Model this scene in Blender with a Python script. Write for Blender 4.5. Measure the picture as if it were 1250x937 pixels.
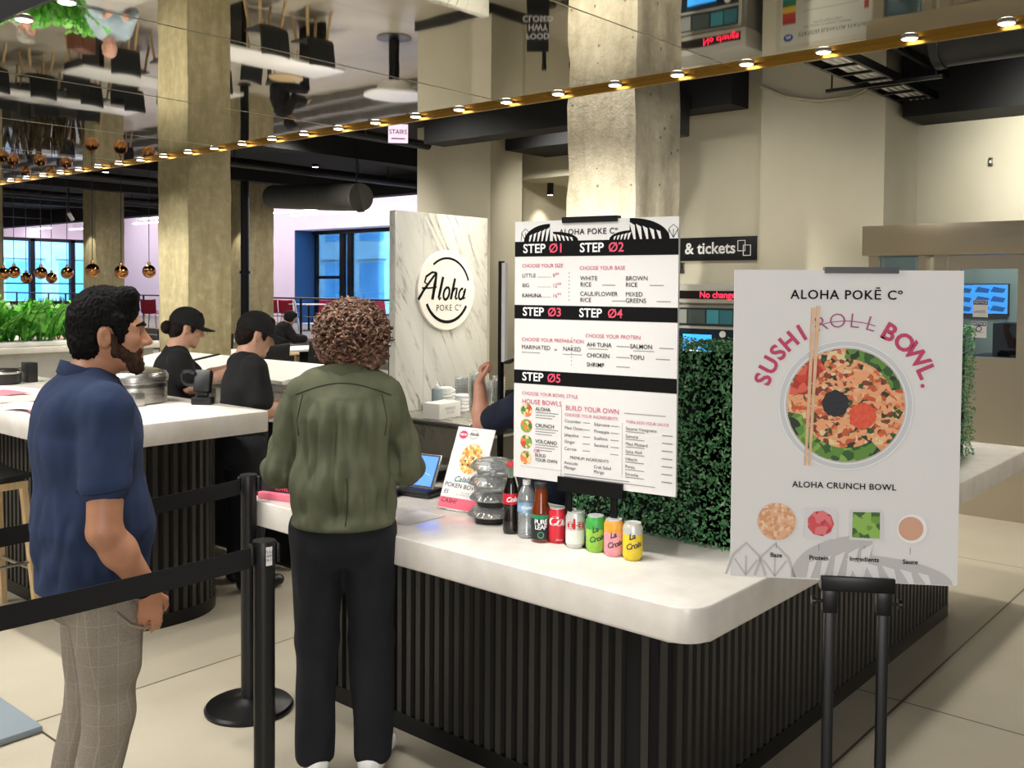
import bpy, bmesh, math, random
import numpy as np
from math import pi, sin, cos, radians, hypot, atan2
from mathutils import Vector, Matrix, noise as mnoise

random.seed(7)
for o in list(bpy.data.objects):
    bpy.data.objects.remove(o)
SC = bpy.context.scene
COL = SC.collection

# ------------------------------------------------------------------ camera
FPX, CU, CV = 1183.0, 625.0, 390.0           # focal length and principal point, 1250 x 937 frame
_a = np.array([-1375., -49., 1183.]); _a /= np.linalg.norm(_a)
_b = np.array([1019., -32., 1183.]); _b -= _b.dot(_a) * _a; _b /= np.linalg.norm(_b)
_u = np.cross(_b, _a)
RW = np.array([_b, _a, _u])                  # world X runs along the counter's side, Y along its front
EYE = np.array([0., 0., 1.75])
cam_data = bpy.data.cameras.new('camera')
cam = bpy.data.objects.new('camera', cam_data)
COL.objects.link(cam)
cam_data.sensor_width = 36.0
cam_data.lens = FPX * 36.0 / 1250.0
cam_data.shift_y = -(468.5 - CV) / 1250.0
cam_data.clip_end = 300
m = Matrix.Identity(4)
for i in range(3):
    m[i][0] = RW[i, 0]; m[i][1] = -RW[i, 1]; m[i][2] = -RW[i, 2]; m[i][3] = EYE[i]
cam.matrix_world = m
SC.camera = cam

# ------------------------------------------------------------------ world, exposure
SC.view_settings.view_transform = 'Standard'
SC.view_settings.look = 'None'
SC.view_settings.exposure = 0.0
SC.view_settings.gamma = 1.0
SC.view_settings.use_curve_mapping = False
W = bpy.data.worlds.new('world'); SC.world = W
W.use_nodes = True
W.node_tree.nodes['Background'].inputs[0].default_value = (1.0, 0.97, 0.92, 1)
W.node_tree.nodes['Background'].inputs[1].default_value = 0.30

def ray(u, v): return RW @ np.array([(u - CU) / FPX, (v - CV) / FPX, 1.0])
def at_z(u, v, z):
    d = ray(u, v); return Vector(EYE + d * (z - EYE[2]) / d[2])
def at_x(u, v, x):
    d = ray(u, v); return Vector(EYE + d * (x / d[0]))
def at_d(u, v, dep): return Vector(EYE + dep * ray(u, v))

def area(name, loc, target, size, power, color, sizey=None):
    l = bpy.data.lights.new(name, 'AREA'); l.energy = power; l.color = color; l.size = size
    if sizey: l.shape = 'RECTANGLE'; l.size_y = sizey
    o = bpy.data.objects.new(name, l); COL.objects.link(o); o.location = loc
    o.rotation_euler = (Vector(target) - Vector(loc)).to_track_quat('-Z', 'Y').to_euler()
    return o
def spot(name, loc, target, power, color=(1, .93, .8), ang=70, blend=.6, r=.04, parent=None):
    l = bpy.data.lights.new(name, 'SPOT'); l.energy = power; l.color = color
    l.spot_size = radians(ang); l.spot_blend = blend; l.shadow_soft_size = r
    o = bpy.data.objects.new(name, l); COL.objects.link(o); o.location = loc
    o.rotation_euler = (Vector(target) - Vector(loc)).to_track_quat('-Z', 'Y').to_euler()
    if parent: o.parent = parent
    return o

# added soft fill lamps behind the camera, for near floor, counters and poster
area('hall_fill', (-1.4, 5.0, 5.2), (1.5, 4.4, 0), 3.0, 330, (1, .97, .92), 5.0)
area('front_fill', (-5.5, -5.0, 2.6), (2.2, 1.6, 1.3), 3.4, 320, (1, .98, .96))
# daylight outside the far windows
area('daylight', (25.5, 27, 15), (33, 27, 3), 14, 56000, (.47, .74, 1.0), 34)
area('daylight', (17, 46, 14), (17, 56, 3), 12, 27000, (.47, .74, 1.0), 20)
# added soft fill over the platform room, brightening its pink wall
area('platform_room_fill', (17.6, 26, 4.9), (17.6, 26, 0), 4.0, 860, (1, .94, .98), 24.0)

# ------------------------------------------------------------------ helpers
def lin(c):
    if isinstance(c, str):
        c = c.lstrip('#'); c = [int(c[i:i+2], 16) / 255 for i in (0, 2, 4)]
    return [x / 12.92 if x <= .04045 else ((x + .055) / 1.055) ** 2.4 for x in c]

MATS = {}
class NT:
    def __init__(s, name):
        s.m = bpy.data.materials.new(name); s.m.use_nodes = True; s.t = s.m.node_tree
        s.b = s.t.nodes['Principled BSDF']
    def n(s, typ, **k):
        nd = s.t.nodes.new(typ)
        for a, v in k.items():
            if a.startswith('i_'):
                nd.inputs[a[2:].replace('_', ' ')].default_value = v
            else: setattr(nd, a, v)
        return nd
    def l(s, a, b): s.t.links.new(a, b)
    def coord(s, scale=(1, 1, 1), kind='Object', rot=(0, 0, 0)):
        tc = s.n('ShaderNodeTexCoord'); mp = s.n('ShaderNodeMapping')
        mp.inputs['Scale'].default_value = scale; mp.inputs['Rotation'].default_value = rot
        s.l(tc.outputs[kind], mp.inputs[0]); return mp.outputs[0]
    def noise(s, vec, scale, detail=4, rough=.55, dist=0):
        nd = s.n('ShaderNodeTexNoise'); nd.inputs['Scale'].default_value = scale
        nd.inputs['Detail'].default_value = detail; nd.inputs['Roughness'].default_value = rough
        nd.inputs['Distortion'].default_value = dist
        if vec is not None: s.l(vec, nd.inputs['Vector'])
        return nd.outputs['Fac']
    def ramp(s, fac, stops, interp='LINEAR'):
        r = s.n('ShaderNodeValToRGB'); e = r.color_ramp.elements; r.color_ramp.interpolation = interp
        while len(e) < len(stops): e.new(.5)
        for q, (p, c) in zip(e, stops):
            q.position = p; q.color = (*lin(c), 1)
        s.l(fac, r.inputs[0]); return r.outputs[0]
    def bump(s, h, strength=.3, dist=.01):
        b = s.n('ShaderNodeBump'); b.inputs['Strength'].default_value = strength
        b.inputs['Distance'].default_value = dist; s.l(h, b.inputs['Height'])
        s.l(b.outputs[0], s.b.inputs['Normal'])
    def math(s, op, a, b=None):
        nd = s.n('ShaderNodeMath', operation=op)
        for i, x in enumerate((a, b)):
            if x is None: continue
            if isinstance(x, (int, float)): nd.inputs[i].default_value = x
            else: s.l(x, nd.inputs[i])
        return nd.outputs[0]
    def mix(s, fac, a, b):
        nd = s.n('ShaderNodeMix', data_type='RGBA')
        for i, x in ((0, fac), (6, a), (7, b)):
            if isinstance(x, (int, float)): nd.inputs[i].default_value = x
            elif isinstance(x, str): nd.inputs[i].default_value = (*lin(x), 1)
            else: s.l(x, nd.inputs[i])
        return nd.outputs[2]
    def col(s, x):
        if isinstance(x, str): s.b.inputs['Base Color'].default_value = (*lin(x), 1)
        else: s.l(x, s.b.inputs['Base Color'])

def mat(name, col, rough=.5, metal=0., var=None, bump=None, emit=0, trans=0, ior=1.45, spec=None, coat=0, scale=(1, 1, 1), sheen=0):
    """plain material with optional two-tone noise: var=(colour2, noise scale), bump=(scale, strength)"""
    if name in MATS: return MATS[name]
    t = NT(name); b = t.b
    b.inputs['Roughness'].default_value = rough; b.inputs['Metallic'].default_value = metal
    b.inputs['IOR'].default_value = ior; b.inputs['Transmission Weight'].default_value = trans
    b.inputs['Coat Weight'].default_value = coat
    if sheen: b.inputs['Sheen Weight'].default_value = sheen
    if spec is not None: b.inputs['Specular IOR Level'].default_value = spec
    if var:
        t.col(t.ramp(t.noise(t.coord(scale), var[1], 5), [(.3, col), (.7, var[0])]))
    else: t.col(col)
    if bump: t.bump(t.noise(t.coord(scale), bump[0], 4), bump[1], .004)
    if emit:
        b.inputs['Emission Color'].default_value = (*lin(col), 1); b.inputs['Emission Strength'].default_value = emit
    MATS[name] = t.m
    return t.m

class B:
    """collects shapes and links them as ONE mesh object"""
    def __init__(s): s.bm = bmesh.new(); s.mi = 0
    def _tag(s, faces):
        for f in faces: f.material_index = s.mi
    def faces(s, verts, faces, M=None):
        vs = [s.bm.verts.new((M @ Vector(v)) if M else v) for v in verts]
        for f in faces:
            try: q = s.bm.faces.new([vs[i] for i in f]); q.material_index = s.mi
            except ValueError: pass
        return s
    def box(s, x0, x1, y0, y1, z0, z1, bev=0, seg=2, M=None):
        v = [(x, y, z) for x in (x0, x1) for y in (y0, y1) for z in (z0, z1)]
        bm = bmesh.new(); vs = [bm.verts.new(p) for p in v]
        for f in ((0, 1, 3, 2), (4, 6, 7, 5), (0, 4, 5, 1), (2, 3, 7, 6), (0, 2, 6, 4), (1, 5, 7, 3)):
            bm.faces.new([vs[i] for i in f])
        if bev: bmesh.ops.bevel(bm, geom=bm.edges[:], offset=bev, segments=seg, profile=.5, affect='EDGES')
        return s.add(bm, M)
    def add(s, bm, M=None):
        me = bpy.data.meshes.new('t'); bm.to_mesh(me); bm.free(); s.mesh(me, M); return s
    def mesh(s, me, M=None):
        if M: me.transform(M)
        n = len(s.bm.faces); s.bm.from_mesh(me); s.bm.faces.ensure_lookup_table()
        s._tag(s.bm.faces[n:]); bpy.data.meshes.remove(me); return s
    def loft(s, rings, cap=True, closed=True, M=None):
        n = len(rings[0]); vs = [p for r in rings for p in r]; fs = []
        for i in range(len(rings) - 1):
            for j in range(n if closed else n - 1):
                k = (j + 1) % n
                fs.append((i*n+j, i*n+k, (i+1)*n+k, (i+1)*n+j))
        if cap and closed:
            fs.append(tuple(range(n))[::-1]); fs.append(tuple((len(rings)-1)*n + j for j in range(n)))
        return s.faces(vs, fs, M)
    def lathe(s, prof, seg=32, c=(0, 0, 0), M=None, cap=True):
        rings = [[(c[0] + r*cos(2*pi*j/seg), c[1] + r*sin(2*pi*j/seg), c[2] + z) for j in range(seg)] for r, z in prof]
        return s.loft(rings, cap, True, M)
    def tube(s, pts, r, n=10, M=None, cap=True):
        pts = [Vector(p) for p in pts]; rings = []
        rr = r if isinstance(r, (list, tuple)) else [r] * len(pts)
        up = Vector((0, 0, 1))
        t0 = (pts[1] - pts[0]).normalized()
        x = t0.cross(up if abs(t0.z) < .95 else Vector((1, 0, 0))).normalized()
        for i, p in enumerate(pts):
            t = (pts[min(i+1, len(pts)-1)] - pts[max(i-1, 0)]).normalized()
            x = (x - t * x.dot(t)).normalized(); y = t.cross(x)
            rings.append([p + (x*cos(2*pi*j/n) + y*sin(2*pi*j/n)) * rr[i] for j in range(n)])
        return s.loft(rings, cap, True, M)
    def bar(s, a, b, w, h, up=(0, 0, 1), M=None):
        a, b = Vector(a), Vector(b); t = (b - a).normalized(); up = Vector(up)
        x = t.cross(up).normalized(); y = x.cross(t)
        rings = [[p + x*sx*w/2 + y*sy*h/2 for sx, sy in ((-1, -1), (1, -1), (1, 1), (-1, 1))] for p in (a, b)]
        return s.loft(rings, True, True, M)
    def ball(s, c, r, seg=20, M=None):
        r = r if isinstance(r, (list, tuple)) else (r, r, r); rings = []
        n = seg // 2
        for i in range(n + 1):
            a = -pi/2 + pi * (i + (.02 if i == 0 else -.02 if i == n else 0)) / n
            rings.append([(c[0] + r[0]*cos(a)*cos(2*pi*j/seg), c[1] + r[1]*cos(a)*sin(2*pi*j/seg), c[2] + r[2]*sin(a)) for j in range(seg)])
        return s.loft(rings, True, True, M)
    def prism(s, poly, d, M=None, bev=0):
        """poly in XY pushed along Z by d"""
        bm = bmesh.new(); lo = [bm.verts.new((x, y, 0)) for x, y in poly]; hi = [bm.verts.new((x, y, d)) for x, y in poly]
        bm.faces.new(lo[::-1]); bm.faces.new(hi); n = len(poly)
        for i in range(n): bm.faces.new((lo[i], lo[(i+1) % n], hi[(i+1) % n], hi[i]))
        if bev: bmesh.ops.bevel(bm, geom=[e for e in bm.edges if abs(e.verts[0].co.z - e.verts[1].co.z) < 1e-6], offset=bev, segments=2, profile=.5, affect='EDGES')
        bmesh.ops.recalc_face_normals(bm, faces=bm.faces[:])
        return s.add(bm, M)
    def build(s, name, mats, parent=None, smooth=35, M=None):
        bmesh.ops.recalc_face_normals(s.bm, faces=s.bm.faces[:])
        me = bpy.data.meshes.new(name); s.bm.to_mesh(me); s.bm.free()
        if M: me.transform(M)
        return link(name, me, mats, parent, smooth)

def link(name, me, mats, parent=None, smooth=35):
    o = bpy.data.objects.new(name, me); COL.objects.link(o)
    for q in (mats if isinstance(mats, (list, tuple)) else [mats]): me.materials.append(q)
    if smooth:
        me.polygons.foreach_set('use_smooth', [True] * len(me.polygons))
        if smooth < 180: me.set_sharp_from_angle(angle=radians(smooth))
    if parent: o.parent = parent
    return o

def tag(o, label, cat, group=None, kind=None):
    o['label'] = label; o['category'] = cat
    if group: o['group'] = group
    if kind: o['kind'] = kind
    return o
def thing(name, label, cat, loc=(0, 0, 0), rz=0, group=None):
    o = bpy.data.objects.new(name, None); COL.objects.link(o); o.empty_display_size = .1
    o.location = loc; o.rotation_euler = (0, 0, rz)
    return tag(o, label, cat, group)
def struct(name, b, m, smooth=35):
    o = b.build(name, m, None, smooth) if isinstance(b, B) else b
    o['kind'] = 'structure'; return o
KIDS = {}
def dup(root, loc, rz=0, label=None):
    """copy of a thing with copies of its parts and sub-parts"""
    r = root.copy(); COL.objects.link(r); r.location = loc; r.rotation_euler = (0, 0, rz)
    if label: r['label'] = label
    for ch in list(root.children):
        c = ch.copy(); COL.objects.link(c); c.parent = r
        for g in list(ch.children):
            d = g.copy(); COL.objects.link(d); d.parent = c
    return r

def text_mesh(body, size, bold=0, shear=0, align='CENTER', ext=.0, space=1.0, line=1.0, res=3):
    c = bpy.data.curves.new('txt', 'FONT'); c.body = body; c.size = size; c.offset = bold * size
    c.shear = shear; c.align_x = align; c.align_y = 'CENTER'; c.extrude = ext; c.resolution_u = res
    c.space_character = space; c.space_line = line
    o = bpy.data.objects.new('txt', c); COL.objects.link(o)
    bpy.context.view_layer.update()
    dg = bpy.context.evaluated_depsgraph_get()
    me = bpy.data.meshes.new_from_object(o.evaluated_get(dg))
    bpy.data.objects.remove(o); bpy.data.curves.remove(c)
    return me
XZ = Matrix(((1, 0, 0, 0), (0, 0, -1, 0), (0, 1, 0, 0), (0, 0, 0, 1)))   # XY drawing stood up, facing -Y
def card(x, z, y=0, rot=0):
    return Matrix.Translation((x, y, z)) @ XZ @ Matrix.Rotation(rot, 4, 'Z')
def put_text(b, body, x, z, size, y=0, rot=0, sx=1, **k):
    b.mesh(text_mesh(body, size, **k), card(x, z, y, rot) @ Matrix.Diagonal((sx, 1, 1, 1))); return b
def flat(b, poly, x, z, y=0, rot=0):
    b.faces([(p[0], p[1], 0) for p in poly], [tuple(range(len(poly)))], card(x, z, y, rot)); return b
def circ(r, n=40, ry=None, a0=0, a1=2*pi):
    ry = ry or r; full = abs(a1 - a0 - 2*pi) < 1e-6
    return [(r*cos(a0 + (a1-a0)*i/(n if full else n-1)), ry*sin(a0 + (a1-a0)*i/(n if full else n-1))) for i in range(n)]
def ring(b, r0, r1, x, z, y, a0=0, a1=2*pi, n=60, sx=1):
    vs = []; fs = []
    for i in range(n + 1):
        a = a0 + (a1 - a0) * i / n
        vs += [(sx*r0*cos(a), r0*sin(a), 0), (sx*r1*cos(a), r1*sin(a), 0)]
    for i in range(n): fs.append((2*i, 2*i+1, 2*i+3, 2*i+2))
    b.faces(vs, fs, card(x, z, y)); return b
def stroke(b, pts, w, x, z, y, sx=1):
    """flat ribbon drawn along points"""
    pts = [Vector((p[0]*sx, p[1], 0)) for p in pts]; vs = []
    for i, p in enumerate(pts):
        t = (pts[min(i+1, len(pts)-1)] - pts[max(i-1, 0)]).normalized(); n = Vector((-t.y, t.x, 0))
        ww = w[i] if isinstance(w, (list, tuple)) else w
        vs += [p + n*ww/2, p - n*ww/2]
    b.faces(vs, [(2*i, 2*i+1, 2*i+3, 2*i+2) for i in range(len(pts)-1)], card(x, z, y)); return b
def arc(cx, cy, r, a0, a1, n=14, ry=None):
    return [(cx + r*cos(radians(a0 + (a1-a0)*i/n)), cy + (ry or r)*sin(radians(a0 + (a1-a0)*i/n))) for i in range(n+1)]
# ------------------------------------------------------------------ materials
def m_floor():
    t = NT('polished_concrete'); v = t.coord()
    a = t.noise(v, .9, 5, .55); c = t.ramp(a, [(.2, '#a39b89'), (.5, '#b3ab99'), (.8, '#c2baa8')])
    sp = t.noise(v, 60, 3, .7); c = t.mix(t.math('MULTIPLY', sp, .25), c, '#8d8269')
    sx = t.n('ShaderNodeSeparateXYZ'); t.l(v, sx.inputs[0])
    def joint(o, off):
        q = t.math('ADD', o, off); q = t.math('PINGPONG', q, 1.27); return t.math('LESS_THAN', q, .005)
    j = t.math('MAXIMUM', joint(sx.outputs[0], -1.64 + 2.54 * 8), joint(sx.outputs[1], -1.39 + 2.54 * 8))
    t.col(t.mix(j, c, '#4c4537'))
    t.b.inputs['Roughness'].default_value = .34; return t.m
def m_concrete(name, c1, c2, c3, pits):
    t = NT(name); v = t.coord((1, 1, .18)); w = t.coord()
    a = t.noise(v, 7, 8, .65, .6); b = t.noise(w, 9, 6, .7, .3)
    c = t.mix(.5, t.ramp(a, [(.28, c1), (.5, c2), (.75, c3)]), t.ramp(b, [(.3, c1), (.55, c2), (.7, c3)]))
    vo = t.n('ShaderNodeTexVoronoi'); vo.inputs['Scale'].default_value = 7; t.l(w, vo.inputs[0])
    pit = t.math('LESS_THAN', vo.outputs['Distance'], .09 if pits else .05)
    c = t.mix(t.math('MULTIPLY', pit, .7), c, '#4e4638'); t.col(c)
    t.b.inputs['Roughness'].default_value = .85
    h = t.math('SUBTRACT', t.noise(w, 22, 8, .7), t.math('MULTIPLY', pit, .6))
    t.bump(h, .9 if pits else .35, .03 if pits else .012)
    return t.m
def m_marble():
    t = NT('white_marble'); v0 = t.coord((1, 1, 1), rot=(0, radians(28), 0))
    mp = t.n('ShaderNodeMapping'); mp.inputs['Scale'].default_value = (7, 7, .9); t.l(v0, mp.inputs[0]); v = mp.outputs[0]
    n = t.noise(v, 1.1, 6, .62, .3); msk = t.noise(t.coord(), 2.6, 4, .6)
    ln = t.math('SUBTRACT', 1.0, t.math('MINIMUM', t.math('MULTIPLY', t.math('ABSOLUTE', t.math('SUBTRACT', n, .5)), 34), 1.0))
    ln = t.math('MULTIPLY', ln, t.math('MINIMUM', t.math('MAXIMUM', t.math('MULTIPLY', t.math('SUBTRACT', msk, .44), 6), 0.0), 1.0))
    base = t.ramp(t.noise(v, .6, 5, .6), [(.3, '#b9b7ae'), (.65, '#cfcdc4')])
    t.col(t.mix(t.math('MULTIPLY', ln, .9), base, '#6f6a61')); t.b.inputs['Roughness'].default_value = .25
    return t.m
def m_wood(name, c1, c2, rough=.45, sc=(9, 9, 1)):
    t = NT(name); v = t.coord(sc)
    t.col(t.ramp(t.noise(v, 4, 6, .6, .8), [(.3, c1), (.7, c2)])); t.b.inputs['Roughness'].default_value = rough
    return t.m
def m_steel(name='brushed_steel', c='#c2c0ba', rough=.28):
    t = NT(name); v = t.coord((1, 1, 40))
    t.b.inputs['Metallic'].default_value = 1; t.col(c)
    r = t.math('MULTIPLY_ADD', t.noise(v, 6, 4), .18); r.node.inputs[2].default_value = rough - .08
    t.l(r, t.b.inputs['Roughness']); return t.m
def m_mirror():
    t = NT('ceiling_mirror_film'); t.col('#bcb8ae'); t.b.inputs['Metallic'].default_value = 1
    t.b.inputs['Roughness'].default_value = .025
    t.bump(t.noise(t.coord(), 1.3, 2), .06, .012); return t.m
def m_plaid():
    t = NT('plaid_trouser_cloth'); v = t.coord(kind='Object'); sx = t.n('ShaderNodeSeparateXYZ'); t.l(v, sx.inputs[0])
    def ln(o, per, w): return t.math('LESS_THAN', t.math('PINGPONG', t.math('ADD', o, 8), per), w)
    a = t.math('MAXIMUM', ln(sx.outputs[0], .026, .0011), ln(sx.outputs[1], .026, .0011))
    a = t.math('MAXIMUM', a, ln(sx.outputs[2], .03, .0011))
    fine = t.noise(t.coord((140, 140, 140)), 3, 2)
    c = t.ramp(fine, [(.35, '#7d7468'), (.65, '#988e80')]); t.col(t.mix(t.math('MULTIPLY', a, .3), c, '#b9af9f'))
    t.b.inputs['Roughness'].default_value = .9; return t.m
def m_food(name, stops, scale, drizzle=None):
    t = NT(name); v = t.coord()
    nz = t.n('ShaderNodeTexNoise'); nz.inputs['Scale'].default_value = scale * .6; t.l(v, nz.inputs[0])
    mx = t.n('ShaderNodeVectorMath', operation='MULTIPLY_ADD'); t.l(nz.outputs['Color'], mx.inputs[0])
    mx.inputs[1].default_value = (1.2/scale,)*3; t.l(v, mx.inputs[2])
    vo = t.n('ShaderNodeTexVoronoi'); vo.inputs['Scale'].default_value = scale; t.l(mx.outputs[0], vo.inputs[0])
    hs = t.n('ShaderNodeSeparateColor'); t.l(vo.outputs['Color'], hs.inputs[0])
    c = t.ramp(hs.outputs[0], stops, 'CONSTANT')
    if drizzle:
        wv = t.n('ShaderNodeTexWave', wave_type='BANDS', bands_direction='DIAGONAL'); wv.inputs['Scale'].default_value = 14
        wv.inputs['Distortion'].default_value = 9; wv.inputs['Detail'].default_value = 3; wv.inputs['Detail Scale'].default_value = 2
        t.l(t.coord(rot=(0, .9, 0)), wv.inputs[0])
        c = t.mix(t.math('GREATER_THAN', wv.outputs['Fac'], .74), c, drizzle)
    t.col(c); t.b.inputs['Roughness'].default_value = .6; return t.m
def m_leaf(name, c1, c2, c3, sc):
    t = NT(name); t.col(t.ramp(t.noise(t.coord(), sc, 3), [(.3, c1), (.5, c2), (.7, c3)]))
    t.b.inputs['Roughness'].default_value = .38; return t.m
def m_glass(name, tint='#dfeaf0', mixf=.12, haze=0):
    t = NT(name); tr = t.n('ShaderNodeBsdfTransparent'); tr.inputs[0].default_value = (*lin(tint), 1)
    gl = t.n('ShaderNodeBsdfGlossy'); gl.inputs['Roughness'].default_value = .02
    lw = t.n('ShaderNodeLayerWeight'); lw.inputs['Blend'].default_value = .25
    f = t.math('ADD', t.math('MULTIPLY', lw.outputs['Fresnel'], .8), mixf * .4)
    ms = t.n('ShaderNodeMixShader'); t.l(f, ms.inputs[0]); t.l(tr.outputs[0], ms.inputs[1]); t.l(gl.outputs[0], ms.inputs[2])
    out = ms.outputs[0]
    if haze:
        df = t.n('ShaderNodeBsdfDiffuse'); df.inputs[0].default_value = (.9, .92, .93, 1); m2 = t.n('ShaderNodeMixShader'); m2.inputs[0].default_value = haze
        t.l(out, m2.inputs[1]); t.l(df.outputs[0], m2.inputs[2]); out = m2.outputs[0]
    t.l(out, t.t.nodes['Material Output'].inputs['Surface']); return t.m
def m_facade(name, c1, c2):
    t = NT(name); t.col(t.ramp(t.noise(t.coord((.4, .4, 1.5)), 1.2, 5), [(.3, c1), (.7, c2)])); t.b.inputs['Roughness'].default_value = .6
    return t.m

FLOOR = m_floor()
CONC = m_concrete('board_formed_concrete', '#7d7352', '#9d9270', '#bdb391', False)
CONCR = m_concrete('rough_pitted_concrete', '#9a9078', '#c2b9a2', '#dcd4c0', True)
MARBLE = m_marble(); MIRROR = m_mirror(); STEEL = m_steel(); PLAID = m_plaid()
DARKSTEEL = m_steel('dark_steel', '#6d6b66', .35)
BRONZE = m_steel('brushed_bronze', '#bcb29f', .36)
WOODPALE = m_wood('pale_birch', '#c9a878', '#dfc497'); WOODDARK = m_wood('reddish_wood', '#5b3423', '#7c4a31')
WALL = mat('beige_wall_paint', '#c9c3ae', .8, var=('#cfc9b5', 2.0), bump=(60, .04))
PINKW = mat('pale_pinkish_wall_paint', '#e6d9e6', .8)
BLACKC = mat('black_ceiling_paint', '#121314', .8, var=('#1d1e20', 1.5))
DUCT = mat('black_duct_paint', '#1a1b1c', .45, var=('#28292b', 3))
GREYDUCT = mat('grey_duct_paint', '#4d4c48', .5, var=('#3b3b38', 3))
GOLD = mat('gold_trim', '#b3893d', .32, 1.0)
QUARTZ = mat('white_counter_stone', '#e8e3dc', .18, var=('#d9d2c9', 9))
SLAT = mat('black_slat_lacquer', '#2a2826', .36, var=('#33312e', 12), scale=(1, 1, .1))
BLACKP = mat('black_plastic', '#141415', .4); BLACKM = mat('black_metal', '#131314', .32, .3)
DARKGAP = mat('black_recess', '#070707', .8)
BELT = mat('black_webbing', '#101011', .75, bump=(400, .2))
WHITEP = mat('white_print_board', '#e3e1df', .5); INK = mat('black_ink', '#0b0b0c', .8, spec=.2)
PINK = mat('magenta_ink', '#c43a63', .55); GREYINK = mat('grey_ink', '#8e8c8a', .6); SOFTINK = mat('pale_grey_ink', '#c3c0bf', .6)
WHITEI = mat('white_ink', '#f2f2f2', .55); REDINK = mat('red_ink', '#e0506a', .55)
WHITEG = mat('white_gloss', '#efeeec', .25); CREAM = mat('cream_sign_face', '#efe9dd', .4)
RED = mat('red_chair_shell', '#9c1230', .4); LEDW = mat('lamp_white', '#fff4df', .4, emit=9)
TUBE = mat('tube_white', '#fff2ff', .4, emit=16); COPPER = mat('copper_mirror_glass', '#c98f5a', .07, 1.0)
CLEAR = m_glass('clear_plastic', '#f6f8f8', .35, .10); PANE = m_glass('window_glass', '#cfe4f2', .1)
CHAIRBLK = mat('black_chair_upholstery', '#15181a', .6)
DAYBLUE = mat('daylight_tinted_reveal', '#1c4a78', .6)  # blue cast of the daylight outside, painted into the reveal colour
FACADE = m_facade('pale_stone_facade', '#a5b6c0', '#c6d2d8'); FACW = mat('facade_window_glass', '#5f93bd', .3, var=('#86b4d6', .6))
GREYST = mat('grey_step_stone', '#7d7a74', .7, var=('#6d6a64', 4)); WHITEC = mat('white_laminate', '#eceae4', .3)
SCREENB = mat('blue_screen', '#2c6cf0', .3, emit=1.3)
BASEB = mat('dark_baseboard', '#2a2b2c', .5)

# ------------------------------------------------------------------ setting
struct('floor', B().box(-9, 46, -9, 64, -.2, 0), FLOOR)
struct('ceiling', B().box(1.5, 15.5, -7, 46, 4.3, 4.5), BLACKC)
struct('ceiling_platform_room', B().box(15.5, 21, 9, 40, 5.2, 5.4), PINKW)
struct('wall_upper', B().box(15.4, 15.5, 9, 40, 4.5, 5.2), PINKW)

# concrete columns
def column(x0, x1, y0, y1, m, name='column', h=4.3):
    b = bmesh.new(); bmesh.ops.create_cube(b, size=1)
    for v in b.verts:
        v.co = Vector(((x0+x1)/2 + v.co.x*(x1-x0), (y0+y1)/2 + v.co.y*(y1-y0), h/2 + v.co.z*h))
    bmesh.ops.subdivide_edges(b, edges=b.edges[:], cuts=24, use_grid_fill=True)
    for v in b.verts:
        ex = min(abs(v.co.x-x0), abs(v.co.x-x1)); ey = min(abs(v.co.y-y0), abs(v.co.y-y1))
        k = .018 if m is CONCR else .006
        if ex < .06 and ey < .06: k *= 1.6
        v.co += mnoise.noise_vector(v.co * Vector((6, 6, 4.3))) * k
        v.co.z = min(max(v.co.z, 0), h)
    o = B().add(b).build(name, m, None, 60); o['kind'] = 'structure'; return o
column(5.78, 6.37, 3.83, 4.43, CONCR)
column(5.76, 6.30, 9.66, 10.28, CONC)
c3 = at_d(124, 300, 24); column(c3.x - .3, c3.x + .42, c3.y - .32, c3.y + .34, CONC)
c4 = at_d(306, 300, 22); column(c4.x - .3, c4.x + .42, c4.y - .28, c4.y + .34, CONC)
c5 = at_d(-14, 300, 19); column(c5.x - .5, c5.x + .2, c5.y - .2, c5.y + .4, CONC)

# beige back walls: ticket wall, pillars, recesses
def walls(name, boxes, m):
    for q in boxes: struct(name, B().box(*q), m)
walls('wall_back', [(9.5, 9.8, 4.63, 6.75, 0, 4.3), (9.8, 15.4, 6.45, 6.75, 0, 4.3)], WALL)
struct('pillar_ticket', B().box(9.28, 10.35, 3.35, 4.62, 0, 4.3), WALL)
struct('pillar_corridor', B().box(10.9, 11.64, 9.83, 11.42, 0, 4.3), WALL)
walls('wall_corridor', [(12.2, 12.5, 6.75, 10.5, 3.52, 4.3), (12.5, 18, 6.75, 11.2, 3.52, 3.7), (12.5, 18, 10.5, 10.8, 0, 3.52), (15.2, 15.5, 6.75, 10.5, 0, 3.52), (12.2, 12.5, 10.5, 12.2, 0, 4.3)], WALL)
walls('wall_entry', [(10.2, 10.4, 1.9, 3.35, 0, 4.3), (11.0, 11.2, -4.0, 1.9, 0, 4.3), (10.4, 11.0, 1.9, 2.05, 0, 4.3)], WALL)
struct('ceiling_soffit', B().box(9.6, 11.2, -4, 3.3, 3.42, 4.3), BLACKC)
for k_, y_ in enumerate((2.7, .2, -1.2)): struct('ceiling_beam', B().box(5.4, 9.6, y_, y_ + .22, 3.85, 4.3), BLACKC)
struct('baseboard_back', B().box(10.86, 10.9, 9.8, 11.45, 0, .16).box(10.86, 11.68, 9.79, 9.83, 0, .16)
       .box(9.24, 9.28, 3.32, 4.65, 0, .14).box(9.24, 10.19, 3.31, 3.35, 0, .14), BASEB)

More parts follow.
